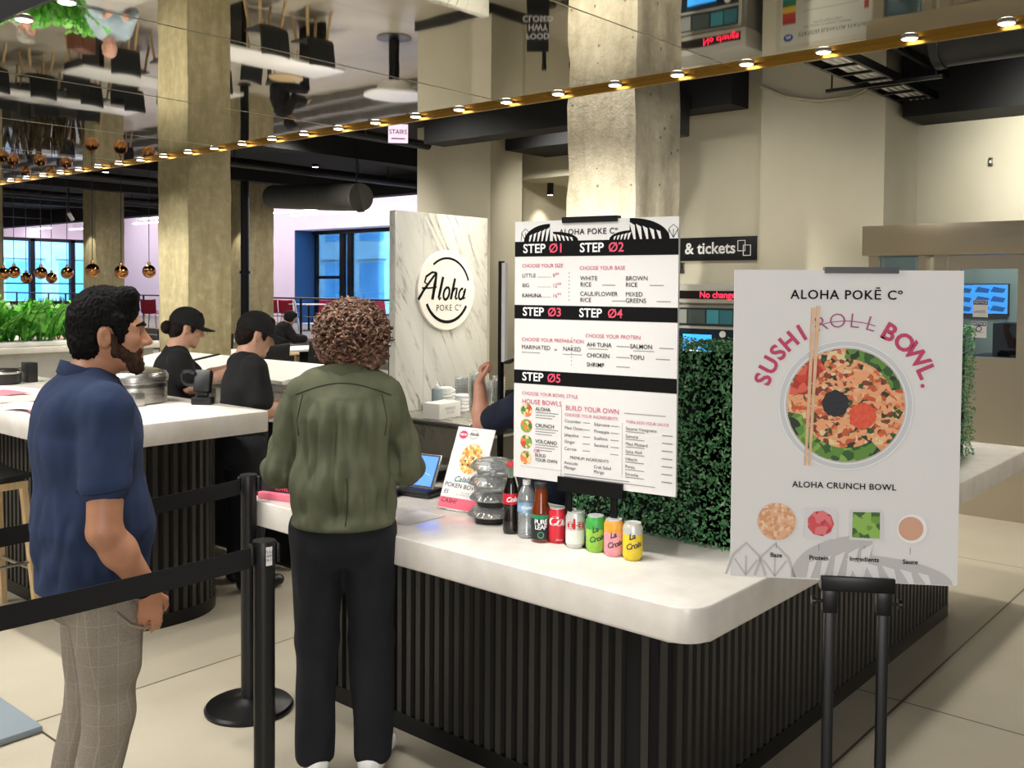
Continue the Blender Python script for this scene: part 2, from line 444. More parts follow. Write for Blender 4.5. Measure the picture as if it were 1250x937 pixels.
# platform room: pink back wall with a window bay tinted daylight blue, far left wall of windows
yl, yr = 26.9, 20.6
walls('wall_platform', [(20, 20.9, yl, 39.6, 0, 5.2), (20, 20.9, yr, yl, 3.62, 5.2), (20, 20.9, 9, yr, 0, 5.2), (20, 20.9, yr, yl, 0, .5), (15.5, 20, 9, 9.2, 0, 5.2)], PINKW)
struct('window_1_reveal', B().box(20.0, 20.88, yl - .06, yl - .002, .5, 3.62).box(20.0, 20.88, yr + .002, yr + .06, .5, 3.62), DAYBLUE)
w = B()
for y in (yl - .06, 25.4, 25.0, 22.6, yr + .06): w.box(20.78, 20.9, y - .1, y + .1, .5, 3.62)
w.box(20.7, 20.9, yr, yl, 3.5, 3.62).box(20.7, 20.9, yr, yl, .5, .62).box(20.8, 20.88, 25.4, yl, 2.0, 2.1)
wf = struct('window_1', w, BLACKM)
pn = B().box(20.83, 20.85, yr + .07, yl - .07, .6, 3.52).build('pane', PANE, wf)
walls('wall_left', [(11, 15.3, 39.5, 40, 0, 5.2), (15.3, 20, 39.5, 40, 0, 1.0), (15.3, 20, 39.5, 40, 3.55, 5.2), (19.3, 20, 39.5, 40, 1.0, 3.55), (2, 11, 42, 42.4, 0, 4.3)], PINKW)
w = B()
for x in (15.35, 16.75, 18.35, 19.25): w.box(x - .09, x + .09, 39.48, 39.7, 1.0, 3.55)
w.box(15.3, 19.3, 39.48, 39.7, 3.45, 3.58).box(15.3, 19.3, 39.48, 39.7, .96, 1.08).box(15.3, 19.3, 39.5, 39.62, 1.75, 1.8)
wf = struct('window_2', w, BLACKM)
B().box(15.4, 19.2, 39.56, 39.58, 1.08, 3.45).build('pane', PANE, wf)
struct('floor_platform', B().box(14.4, 20, 9.2, 39.5, 0, .5).box(14.05, 14.4, 12, 39.5, 0, .34).box(13.7, 14.05, 12, 39.5, 0, .17), GREYST)

# building across the street
def building(name, x0, x1, y0, y1, facing, label):
    t = thing(name, label, 'building', (0, 0, 0))
    body = B().box(x0, x1, y0, y1, -1, 16)
    body.build('facade', FACADE, t)
    L = (y1 - y0) if facing == 'x' else (x1 - x0); n = int(L / 2.9)
    for k in range(n):
        for f in range(3):
            s = k * 2.9 + .7; z = .9 + f * 3.3
            w = B(); led = B()
            if facing == 'x':
                w.box(x0 - .06, x0 + .1, y0 + s, y0 + s + 1.9, z, z + 2.1); led.box(x0 - .22, x0, y0 + s - .2, y0 + s + 2.1, z + 2.3, z + 2.5)
            else:
                w.box(x0 + s, x0 + s + 1.9, y0 - .06, y0 + .1, z, z + 2.1); led.box(x0 + s - .2, x0 + s + 2.1, y0 - .22, y0, z + 2.3, z + 2.5)
            wo = w.build('window', FACW, t); led.build('ledge', FACADE, wo)
    return t
building('office_building', 34, 38, 20, 48, 'x', 'pale stone office building seen through the window bay beside the marble panel')
building('apartment_building', 10, 34, 56, 60, 'y', 'pale blue-lit building outside the windows above the green plant')

# services hung under the black ceiling
def hung(name, b, m, label, cat, group=None):
    return tag(b.build(name, m), label, cat, group)
q = at_d(334, 240, 20); e = at_d(440, 241, 16.5)
hung('air_duct', B().tube([q + Vector((0, 0, 0)), e], .24, 20).lathe([(.25, 0), (.25, .04)], 20, M=Matrix.Translation(e) @ Vector((0, 1, 0)).to_track_quat('Z', 'Y').to_matrix().to_4x4()), GREYDUCT, 'round grey air duct under the black ceiling above the red chairs', 'duct')
B().tube([q + Vector((0, 0, .2)), Vector((q.x, q.y, 4.3))], .012).build('hanger', BLACKM, bpy.data.objects['air_duct'])
B().tube([e + Vector((0, .1, .2)), Vector((e.x, e.y + .1, 4.3))], .012).build('hanger', BLACKM, bpy.data.objects['air_duct'])
hung('air_duct', B().tube([(7.3, 2.28, 3.55), (7.3, -3, 3.55)], .2, 20).lathe([(.215, 0), (.215, .06)], 20, M=Matrix.Translation((7.3, 2.28, 3.55)) @ Matrix.Rotation(pi/2, 4, 'X')).tube([(7.3, 2.0, 3.7), (7.3, 2.0, 3.84)], .012), DUCT, 'fat black round duct with capped end above the bronze entrance', 'duct')
hung('air_duct', B().lathe([(.3, 0), (.36, .1), (.36, .9)], 24, M=Matrix.Translation((5.95, 1.62, 3.85)) @ Matrix.Rotation(pi/2, 4, 'X')).tube([(5.95, 1.2, 4.1), (5.95, 1.2, 4.29)], .012), GREYDUCT, 'short grey round duct close to the gold edge at the top corner', 'duct')
for k, (y, z, hh) in enumerate(((6.9, 3.62, .34), (13.0, 3.95, .3), (17.5, 3.95, .28), (22.5, 4.0, .26), (28, 4.0, .26), (34, 4.0, .26))):
    if k == 0: continue
    struct('ceiling_beam', B().box(5.2, 15.4, y, y + .34, z, 4.3), BLACKC)
struct('ceiling_beam', B().box(8.9, 9.27, 4.76, 9.2, 3.62, 4.3), BLACKC)
struct('ceiling_beam', B().box(15.05, 15.4, 9.3, 39, 3.85, 4.3), BLACKC)
struct('ceiling_beam', B().box(11.2, 12.19, 6.8, 9.8, 3.84, 4.3), BLACKC)
hung('box_duct', B().box(7.9, 8.85, 5.2, 5.75, 3.32, 3.75, .02).tube([(8.0, 5.5, 3.75), (8.0, 5.5, 4.295)], .012).tube([(8.75, 5.5, 3.75), (8.75, 5.5, 4.295)], .012), DUCT, 'square black duct beside the pitted concrete column', 'duct')
for i, (y, z, r) in enumerate(((11.0, 4.0, .07), (14.4, 3.85, .05), (15.3, 4.0, .09), (19.2, 3.95, .06), (20.6, 4.1, .1), (24.5, 4.0, .08), (26.2, 4.05, .06))):
    b = B().tube([(5.6, y, z), (15.0, y + .3, z)], r, 10)
    for x in (6.2, 9.5, 13.0): b.tube([(x, y + .05, z), (x, y + .05, 4.3)], .01, 6)
    hung('ceiling_pipe', b, DUCT, 'black service pipe running under the black ceiling behind the gold edge', 'pipe', 'black service pipes under the ceiling')
# cable tray with white cables by the beige pillar
t = thing('cable_tray', 'black ladder cable tray carrying white cables beside the beige pillar', 'cable tray', (8.2, 3.15, 3.55))
b = B()
for s in (-.16, .16): b.box(-2.2, 2.0, s - .015, s + .015, 0, .07)
for k in range(13): b.box(-2.2 + k*.34, -2.17 + k*.34, -.16, .16, 0, .02)
b.build('ladder', BLACKM, t)
for x in (-1.6, .3, 1.7): B().box(x - .02, x + .02, -.55, .45, -.03, -.001).tube([(x, -.5, 0), (x, -.5, .75)], .008).tube([(x, .4, 0), (x, .4, .75)], .008).build('hanger', BLACKM, t)
for k in range(4):
    B().tube([(-2.2, -.1 + k*.06, .035), (-.5, -.11 + k*.06, .04), (.8, -.09 + k*.06, .035), (2.0, -.1 + k*.05, .03)], .014, 8).build('cable', WHITEC, t)
tag(B().tube([at_x(929, 105, 9.26), at_x(960, 118, 9.25), at_x(1000, 123, 9.25), at_x(1040, 118, 9.25), at_x(1075, 100, 9.25)], .018, 8).build('hanging_cable', mat('beige_cable', '#b9b29b', .6)),
    'beige cable sagging across the top of the wide beige pillar', 'cable')
# track lights
def track(name, a, b_, z, label):
    t = thing(name, label, 'track light', (0, 0, 0))
    B().box(min(a[0], b_[0]) - .02, max(a[0], b_[0]) + .02, min(a[1], b_[1]) - .02, max(a[1], b_[1]) + .02, z, z + .03).tube([(a[0], a[1], z + .03), (a[0], a[1], 4.3)], .01).tube([(b_[0], b_[1], z + .03), (b_[0], b_[1], 4.3)], .01).build('rail', BLACKM, t)
    return t
tl = track('track_light', (6.6, 2.9), (9.6, 2.9), 3.75, 'black track light rail with lit strips above the bronze entrance')
for x in (7.0, 7.7): B().box(x, x + .35, 2.885, 2.915, 3.742, 3.75).build('lit_strip', LEDW, tl)
# ------------------------------------------------------------------ mirrored canopy over the kiosk
CZ = 3.0; X0, X1, Y0, Y1 = 1.92, 5.0, .9, 15.2
t = thing('canopy', 'mirrored ceiling canopy with gold edge and small downlights hung over the kiosk', 'canopy', ((X0+X1)/2, 8, CZ))
def L(b): return b   # children are built in world space and shifted to the canopy's own frame
off = Matrix.Translation((-(X0+X1)/2, -8, -CZ))
n = 9; ys = [Y0 + .05] + [4.345 + 1.69*k for k in range(-1, 7)] + [Y1 - .05]
for a, b_ in zip(ys[:-1], ys[1:]):
    B().box(X0 + .02, X1 - .02, a + .004, b_ - .004, CZ, CZ + .02).build('mirror_panel', MIRROR, t, M=off)
B().box(X0 + .02, X1 - .02, Y0 + .02, Y1 - .02, CZ + .021, CZ + .14).build('deck', BLACKC, t, M=off)
for y in ys[1:-1]: B().box(X0 + .02, X1 - .02, y - .003, y + .003, CZ - .002, CZ + .02).build('seam_strip', mat('pale_seam_metal', '#c8c2b2', .35, 1), t, M=off)
for n_, bx in (('x', (X1 - .02, X1, Y0, Y1)), ('n', (X0, X0 + .02, Y0, Y1)), ('y', (X0, X1, Y0, Y0 + .02)), ('z', (X0, X1, Y1 - .02, Y1))):
    B().box(*bx, CZ - (.03 if n_ != 'n' else .006), CZ + .15).build('edge_trim', GOLD if n_ != 'n' else BLACKM, t, M=off)
gl = mat('lamp_glow', '#fff1d8', .4, emit=14)
k = 0
pts = [(X1 - .065, 1.23 + .44*i) for i in range(31)] + [(X0 + .065, 1.23 + .44*i) for i in range(31)] + [(2.4 + .45*i, Y0 + .065) for i in range(5)]
for x, y in pts:
    d = B().lathe([(.02, 0), (.040, -.001), (.043, -.006), (.038, -.010)], 18, (x, y, CZ - .001)).build('downlight', WHITEG, t, M=off)
    B().lathe([(.036, -.0105), (.030, -.013), (.002, -.014)], 18, (x, y, CZ - .001)).build('lens', gl, d, M=off)
    if y < 1.2: continue
    if x > 4.5 and 2.3 < y < 3.4:
        spot('downlight_beam', (x, y, CZ - .05), (4.8, 4.84, 1.4), 46, ang=80, color=(1, .97, .9))
    elif x > 4.5:
        if y < 11: spot('downlight_beam', (x, y, CZ - .05), (x + .55, y, 0), 42 if y < 8 else 46, ang=100, color=(1, .95, .84))
    elif abs(y - 3.43) < .25 or abs(y - 9.15) < .25: spot('downlight_beam', (x, y, CZ - .05), (5.85, 4.2 if y < 6 else 10.0, 1.95), 1500 if y < 6 else 650, ang=26, blend=.9, color=(1, .96, .87))  # beams turned sideways and boosted to brighten the column faces
    elif y < 9: spot('downlight_beam', (x, y, CZ - .05), (x + .1, y + (.1 if y > 1.5 else .3), 0), 36 if y < 3.6 else 64, ang=78, color=(1, .97, .91))
    elif y < 12: spot('downlight_beam', (x, y, CZ - .05), (x + .9, y, 0), 110, ang=110, color=(1, .96, .88))

# ------------------------------------------------------------------ rounded-corner helpers, counters
def rrect(x0, x1, y0, y1, r, n=10, rad=None):
    """corners counter-clockwise from (x1,y1); rad: per corner radius"""
    rad = rad or [r]*4; P = []
    for (cx, cy, sx, sy, a), q in zip(((x1, y1, -1, -1, 0), (x0, y1, 1, -1, 90), (x0, y0, 1, 1, 180), (x1, y0, -1, 1, 270)), rad):
        for i in range(n + 1):
            A = radians(a + 90*i/n); P.append((cx + sx*q + q*cos(A), cy + sy*q + q*sin(A)))
    return P
def slats_along(b, poly, z0, z1, pitch=.052, w=.03, d=.018):
    """vertical slats standing on the outside of a closed polygon, one mesh"""
    P = [Vector((x, y, 0)) for x, y in poly]; P.append(P[0]); acc = 0
    area2 = sum(P[i].x*P[i+1].y - P[i+1].x*P[i].y for i in range(len(P)-1)); sg = 1 if area2 > 0 else -1
    for a, c in zip(P[:-1], P[1:]):
        Ls = (c - a).length
        if Ls < 1e-6: continue
        tdir = (c - a) / Ls; nrm = Vector((tdir.y, -tdir.x, 0)) * sg; s = pitch - acc
        while s <= Ls:
            p = a + tdir*s
            q = [p - tdir*w/2, p + tdir*w/2, p + tdir*w/2*.8 + nrm*d, p - tdir*w/2*.8 + nrm*d]
            b.loft([[(v.x, v.y, z) for v in q] for z in (z0, z1)])
            s += pitch
        acc = (acc + Ls) % pitch
def counter(name, label, slab_polys, base_polys, top, thick, toe=.07):
    t = thing(name, label, 'counter', (*[sum(c)/len(c) for c in zip(*slab_polys[0])], 0))
    off = Matrix.Translation(-Vector(t.location))
    b = B()
    for p in slab_polys: b.prism(p, thick, Matrix.Translation((0, 0, top - thick)), bev=.008)
    b.build('countertop', QUARTZ, t, 30, M=off)
    b = B()
    for p in base_polys: b.prism(p, top - thick, None)
    b.build('base', DARKGAP, t, 30, M=off)
    b = B()
    for p in base_polys: slats_along(b, p, toe, top - thick - .001)
    b.build('slat_cladding', SLAT, t, 20, M=off)
    b = B()
    for p in base_polys:
        cx, cy = [sum(c)/len(c) for c in zip(*p)]
        q = []
        for i, (x, y) in enumerate(p):
            a = Vector(p[i-1]); c = Vector(p[(i+1) % len(p)]); d = (c - a).normalized(); q.append((x + d.y*.02, y - d.x*.02))
        b.prism(q, toe, None)
    b.build('plinth', BLACKM, t, 30, M=off)
    return t
HT = .86
# L-shaped ordering counter (one slab outline)
def lshape():
    r = .085; P = []
    # outline ccw: outer corner at (2.335,1.335)
    P += [(2.335 + r - r*cos(radians(90*i/8)), 1.335 + r - r*sin(radians(90*i/8))) for i in range(9)]
    P += [(6.1, 1.335), (6.1, 2.05), (3.12, 2.05), (3.12, 3.49), (2.335, 3.49)]
    return P
def lbase():
    r = .5; P = []
    P += [(2.6 + r - r*cos(radians(90*i/14)), 1.6 + r - r*sin(radians(90*i/14))) for i in range(15)]
    P += [(5.45, 1.6), (5.6, 1.75), (5.6, 2.0), (3.05, 2.0), (3.05, 3.42), (2.6, 3.42)]
    return P
def lbase():
    r = .12; P = []
    P += [(2.6 + r - r*cos(radians(90*i/14)), 1.6 + r - r*sin(radians(90*i/14))) for i in range(15)]
    P += [(5.45, 1.6), (5.6, 1.75), (5.6, 2.0), (3.05, 2.0), (3.05, 3.42), (2.6, 3.42)]
    return P
counter('ordering_counter', 'long white-topped ordering counter with black slatted base and drinks on it', [lshape()], [lbase()], HT, .105)
# taller bar counter, rounded base
counter('bar_counter', 'taller white-topped bar counter with rounded black slatted base behind the man in blue',
        [rrect(2.02, 3.0, 4.24, 9.5, .03, 4)], [rrect(2.3, 2.98, 4.55, 9.35, .3, 12)], 1.10, .11)
# far side of the kiosk ring
t = thing('planter_counter', 'pale grey counter with a white top below the green plant', 'counter', (3.8, 10.25, 0))
B().box(-1.78, 1.7, -.3, .3, 0, 1.06).build('base', mat('grey_counter_stone', '#bdbbb3', .5, var=('#aaa89f', 6)), t)
B().box(-1.8, 1.75, -.36, .5, 1.06, 1.12, .008).build('countertop', QUARTZ, t)

# ------------------------------------------------------------------ hedge on the counter
random.seed(3)
def hedge():
    b = B()
    segs = [(2.95, 3.12, 1.52, 2.22), (2.95, 5.58, 1.52, 1.72)]
    z0, z1 = HT + .004, 1.555
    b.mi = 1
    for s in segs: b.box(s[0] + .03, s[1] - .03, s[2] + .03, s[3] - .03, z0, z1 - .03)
    b.mi = 0; verts = []; fs = []
    def leaf(p, n):
        L_ = random.uniform(.012, .021); wd = L_ * .55
        n = (n + Vector((random.gauss(0, .55), random.gauss(0, .55), random.gauss(.15, .5)))).normalized()
        t1 = n.cross(Vector((random.gauss(0, 1), random.gauss(0, 1), random.gauss(0, 1)))).normalized(); t2 = n.cross(t1)
        i = len(verts)
        verts.extend([p - t1*L_*.5, p + t2*wd*.5 + n*.002, p + t1*L_*.5, p - t2*wd*.5 + n*.002]); fs.append((i, i+1, i+2, i+3))
    def face(o, u, v, n, dens):
        A = u.length * v.length
        for _ in range(int(A * dens)):
            p = o + u*random.random() + v*random.random()
            d = mnoise.noise(p * 9) * .018 + random.uniform(-.02, .012)
            leaf(p + n*d, n)
    V = Vector; h = z1 - z0
    face(V((2.95, 1.5, z0)), V((0, .74, 0)), V((0, 0, h)), V((-1, 0, 0)), 10500)
    face(V((2.93, 1.52, z0)), V((2.65, 0, 0)), V((0, 0, h)), V((0, -1, 0)), 8000)
    face(V((3.12, 1.72, z0)), V((2.46, 0, 0)), V((0, 0, h)), V((0, 1, 0)), 2000)
    face(V((5.58, 1.5, z0)), V((0, .22, 0)), V((0, 0, h)), V((1, 0, 0)), 5000)
    face(V((2.93, 1.52, z1)), V((2.65, 0, 0)), V((0, .2, 0)), V((0, 0, 1)), 10500)
    face(V((2.95, 1.52, z1)), V((.17, 0, 0)), V((0, .70, 0)), V((0, 0, 1)), 10500)
    face(V((2.95, 2.22, z0)), V((.17, 0, 0)), V((0, 0, h)), V((0, 1, 0)), 4000)
    b.faces(verts, fs)
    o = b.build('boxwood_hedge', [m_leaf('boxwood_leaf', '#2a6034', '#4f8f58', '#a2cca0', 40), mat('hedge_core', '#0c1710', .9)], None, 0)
    return tag(o, 'clipped green boxwood hedge screen standing on the white counter', 'hedge')
hedge()
# ------------------------------------------------------------------ bodies grown from smooth distance fields
from mathutils.bvhtree import BVHTree
def V3(*a): return np.array(a, float)
class Field:
    def __init__(s): s.ops = []
    def cone(s, a, b, ra, rb, k=.03, sq=None, op='+'):
        a, b = np.array(a, float), np.array(b, float); m = max(ra, rb) * max(1, (sq[1] if sq else 1)) + .02
        s.ops.append((op, 'c', a, b, ra, rb, sq, k, np.minimum(a, b) - m - k, np.maximum(a, b) + m + k)); return s
    def ell(s, c, r, k=.03, rot=None, op='+'):
        c = np.array(c, float); r = np.array(r if hasattr(r, '__len__') else (r, r, r), float); m = r.max() + .02 + k
        s.ops.append((op, 'e', c, r, rot, None, None, k, c - m, c + m)); return s
    def cut(s, n, d, k=.0):
        """keep n.p < d"""
        n = np.array(n, float); s.ops.append(('x', 'p', n / np.linalg.norm(n), d / np.linalg.norm(n), None, None, None, k, None, None)); return s
    def grow(s, d): s.ops.append(('g', d)); return s
    def solve(s, h):
        lo = np.min([o[8] for o in s.ops if o[0] == '+'], axis=0); hi = np.max([o[9] for o in s.ops if o[0] == '+'], axis=0)
        n = np.ceil((hi - lo) / h).astype(int) + 2
        F = np.full(n, .5, np.float32)
        ax = [lo[i] + h * np.arange(n[i]) for i in range(3)]
        for o in s.ops:
            if o[0] == 'g': F -= o[1]; continue
            if o[1] == 'p':
                d = o[2][0]*ax[0][:, None, None] + o[2][1]*ax[1][None, :, None] + o[2][2]*ax[2][None, None, :] - o[3]
                F = np.maximum(F, d.astype(np.float32)); continue
            i0 = np.clip(((o[8] - lo) / h).astype(int), 0, n); i1 = np.clip(((o[9] - lo) / h).astype(int) + 2, 0, n)
            sl = tuple(slice(a, b) for a, b in zip(i0, i1))
            P = np.stack(np.meshgrid(*[ax[i][sl[i]] for i in range(3)], indexing='ij'), -1)
            if o[1] == 'c':
                a, b, ra, rb, sq = o[2:7]; q = P - a; ab = b - a; L2 = max(ab.dot(ab), 1e-9)
                tt = np.clip(q @ ab / L2, 0, 1); w = q - tt[..., None] * ab
                if sq is not None:
                    axis = np.array(sq[0], float); axis /= np.linalg.norm(axis); w = w + (w @ axis)[..., None] * axis * (1/sq[1] - 1)
                d = np.sqrt((w*w).sum(-1)) - (ra + (rb - ra) * tt)
            else:
                q = P - o[2]
                if o[4] is not None: q = q @ np.array(o[4])
                e = q / o[3]; k0 = np.sqrt((e*e).sum(-1)) + 1e-9; k1 = np.sqrt(((e / o[3])**2).sum(-1)) + 1e-9
                d = k0 * (k0 - 1) / k1
            f = F[sl]; k = max(o[7], 1e-4)
            if o[0] == '+':
                hh = np.clip(.5 + .5*(f - d)/k, 0, 1); F[sl] = f*(1-hh) + d*hh - k*hh*(1-hh)
            else:
                hh = np.clip(.5 - .5*(f + d)/k, 0, 1); F[sl] = f*(1-hh) - d*hh + k*hh*(1-hh)
        return F, lo
    def mesh(s, h, name='body', disp=None, relax=1):
        F, lo = s.solve(h); S = F < 0; n = F.shape
        cs = [(i, j, k) for i in (0, 1) for j in (0, 1) for k in (0, 1)]
        sub = lambda A, c: A[c[0]:n[0]-1+c[0], c[1]:n[1]-1+c[1], c[2]:n[2]-1+c[2]]
        cnt = sum(sub(S, c).astype(np.int8) for c in cs); act = (cnt > 0) & (cnt < 8)
        I = np.argwhere(act); idx = -np.ones(act.shape, np.int64); idx[act] = np.arange(len(I))
        pos = np.zeros((len(I), 3)); num = np.zeros(len(I))
        val = {c: F[I[:, 0]+c[0], I[:, 1]+c[1], I[:, 2]+c[2]] for c in cs}
        for c in cs:
            for a in range(3):
                if c[a] == 0:
                    d = list(c); d[a] = 1; d = tuple(d); v0, v1 = val[c], val[d]
                    cr = (v0 < 0) != (v1 < 0); t = np.where(cr, v0 / np.where(cr, v0 - v1, 1), 0)
                    p = np.tile(np.array(c, float), (len(I), 1)); p[:, a] = t
                    pos += p * cr[:, None]; num += cr
        Vt = lo + h * (I + pos / num[:, None]); faces = []
        for a in range(3):
            b_, c_ = (a+1) % 3, (a+2) % 3
            s0 = [slice(1, -1)]*3; s1 = [slice(1, -1)]*3; s0[a] = slice(0, -1); s1[a] = slice(1, None)
            A0, A1 = S[tuple(s0)], S[tuple(s1)]
            for sign, msk in ((0, A0 & ~A1), (1, ~A0 & A1)):
                E_ = np.argwhere(msk)
                if not len(E_): continue
                base = E_ + 1; base[:, a] -= 1; q = []
                for db, dc in ((0, 0), (1, 0), (1, 1), (0, 1)):
                    w = base.copy(); w[:, b_] -= db; w[:, c_] -= dc; q.append(idx[w[:, 0], w[:, 1], w[:, 2]])
                q = np.stack(q, 1); faces.append(q[:, ::-1] if sign else q)
        Fc = np.concatenate(faces); Fc = Fc[(Fc >= 0).all(1)][:, ::-1]
        for _ in range(relax):
            acc = np.zeros_like(Vt); c2 = np.zeros(len(Vt))
            for i in range(4):
                a, b = Fc[:, i], Fc[:, (i+1) % 4]; np.add.at(acc, a, Vt[b]); np.add.at(c2, a, 1); np.add.at(acc, b, Vt[a]); np.add.at(c2, b, 1)
            Vt = .5*Vt + .5*acc / np.maximum(c2, 1)[:, None]
        me = bpy.data.meshes.new(name)
        me.from_pydata(Vt.tolist(), [], Fc.tolist()); me.update()
        if disp:
            N = np.zeros(len(Vt)*3); me.vertices.foreach_get('normal', N); N = N.reshape(-1, 3)
            d = np.array([disp(Vector(p)) for p in Vt])
            me.vertices.foreach_set('co', (Vt + N * d[:, None]).ravel()); me.update()
        return me

def rotm(yaw=0, pitch=0, roll=0):
    """head axes: yaw left positive, pitch down positive"""
    return np.array((Matrix.Rotation(yaw, 3, 'Z') @ Matrix.Rotation(-pitch, 3, 'X') @ Matrix.Rotation(roll, 3, 'Y')))
def head_field(F, c, R, nose=1, k=.018):
    T = lambda x, y, z: c + R @ V3(x, y, z)
    F.ell(T(0, -.014, .028), (.077, .098, .086), .02, R)
    F.ell(T(0, .030, -.035), (.060, .062, .085), k, R)
    for s in (-1, 1):
        F.cone(T(s*.052, -.008, -.045), T(s*.022, .060, -.100), .021, .017, k)
        F.ell(T(s*.043, .060, -.022), .022, k); F.cone(T(s*.012, .086, .014), T(s*.045, .066, .014), .012, .012, .012)
    F.ell(T(0, .070, -.108), .019, .015)
    F.cone(T(0, .086, .006), T(0, .108, -.032), .009, .0125, .008)
    for s in (-1, 1): F.ell(T(s*.012, .098, -.036), .0085, .006)
    F.cone(T(-.018, .084, -.064), T(.018, .084, -.064), .0085, .0085, .008)
    F.cone(T(-.015, .082, -.078), T(.015, .082, -.078), .0085, .0085, .006)
    for s in (-1, 1):
        F.ell(T(s*.031, .096, -.001), .012, .012, op='-'); F.cone(T(s*.018, .0825, .0065), T(s*.043, .0765, .004), .0058, .0052, .004); F.cone(T(s*.018, .0815, -.0105), T(s*.042, .075, -.0105), .0055, .005, .004)
        F.ell(T(s*.081, -.014, -.012), (.012, .021, .034), .006, R)
        F.ell(T(s*.095, -.007, -.009), (.013, .0125, .021), .003, R, op='-')
    return T
def hand_field(F, w, d, n, side=1, curl=.5, sc=1.0, spread=.004):
    d = np.array(d, float); d /= np.linalg.norm(d); n = np.array(n, float); n -= d*n.dot(d); n /= np.linalg.norm(n)
    s = np.cross(d, n) * side; w = np.array(w, float)
    F.cone(w - d*.01, w + d*.03*sc, .022*sc, .024*sc, .02, (n, .72))
    for i, (l, o) in enumerate(((.072, .030), (.082, .011), (.076, -.009), (.060, -.027))):
        kx = w + d*(.088 - .006*abs(i-1.2))*sc + s*o*sc
        F.cone(w + d*.03*sc + s*o*.7*sc, kx, .0125*sc, .0105*sc, .010)
        p, a = kx, curl*.7 + .06*i
        for j, fr in enumerate((.45, .3, .25)):
            dd = d*cos(a) + n*sin(a) + s*(o*spread*8); q = p + dd*l*fr*sc
            F.cone(p, q, (.0095 - .001*j)*sc, (.0088 - .001*j)*sc, .003); p = q; a += curl*(1.0 - .2*j)
    b = w + d*.022*sc + s*.022*sc; m_ = b + (d*.62 + s*.62 + n*.35)*.042*sc; e = m_ + (d*.85 + s*.15 + n*.4)*.032*sc; g = e + (d*.9 - s*.1 + n*.35)*.024*sc
    F.cone(b, m_, .015*sc, .0115*sc, .012); F.cone(m_, e, .0115*sc, .010*sc, .004); F.cone(e, g, .010*sc, .0085*sc, .004)
SKIN = {}
def skin(c1, c2):
    key = c1
    if key not in SKIN:
        t = NT('skin_tone'); v = t.coord(); t.col(t.ramp(t.noise(v, 14, 4), [(.3, c1), (.7, c2)])); t.b.inputs['Roughness'].default_value = .5
        t.b.inputs['Subsurface Weight'].default_value = .08; t.b.inputs['Subsurface Radius'].default_value = (.02, .008, .004)
        t.bump(t.noise(v, 220, 3), .12, .001); SKIN[key] = t.m
    return SKIN[key]
def cloth(name, c1, c2=None, sc=6, weave=500):
    if name in MATS: return MATS[name]
    t = NT(name); v = t.coord(); t.col(t.ramp(t.noise(v, sc, 5), [(.3, c1), (.7, c2 or c1)])); t.b.inputs['Roughness'].default_value = .88
    t.bump(t.noise(v, weave, 2), .25, .002); MATS[name] = t.m; return t.m
def hairmat(name, c1, c2, sc=90):
    if name in MATS: return MATS[name]
    t = NT(name); t.col(t.ramp(t.noise(t.coord((1, 1, .4)), sc, 4), [(.3, c1), (.7, c2)])); t.b.inputs['Roughness'].default_value = .6
    t.b.inputs['Specular IOR Level'].default_value = .12
    t.bump(t.noise(t.coord((1, 1, .3)), sc*1.4, 3), .6, .006); MATS[name] = t.m; return t.m

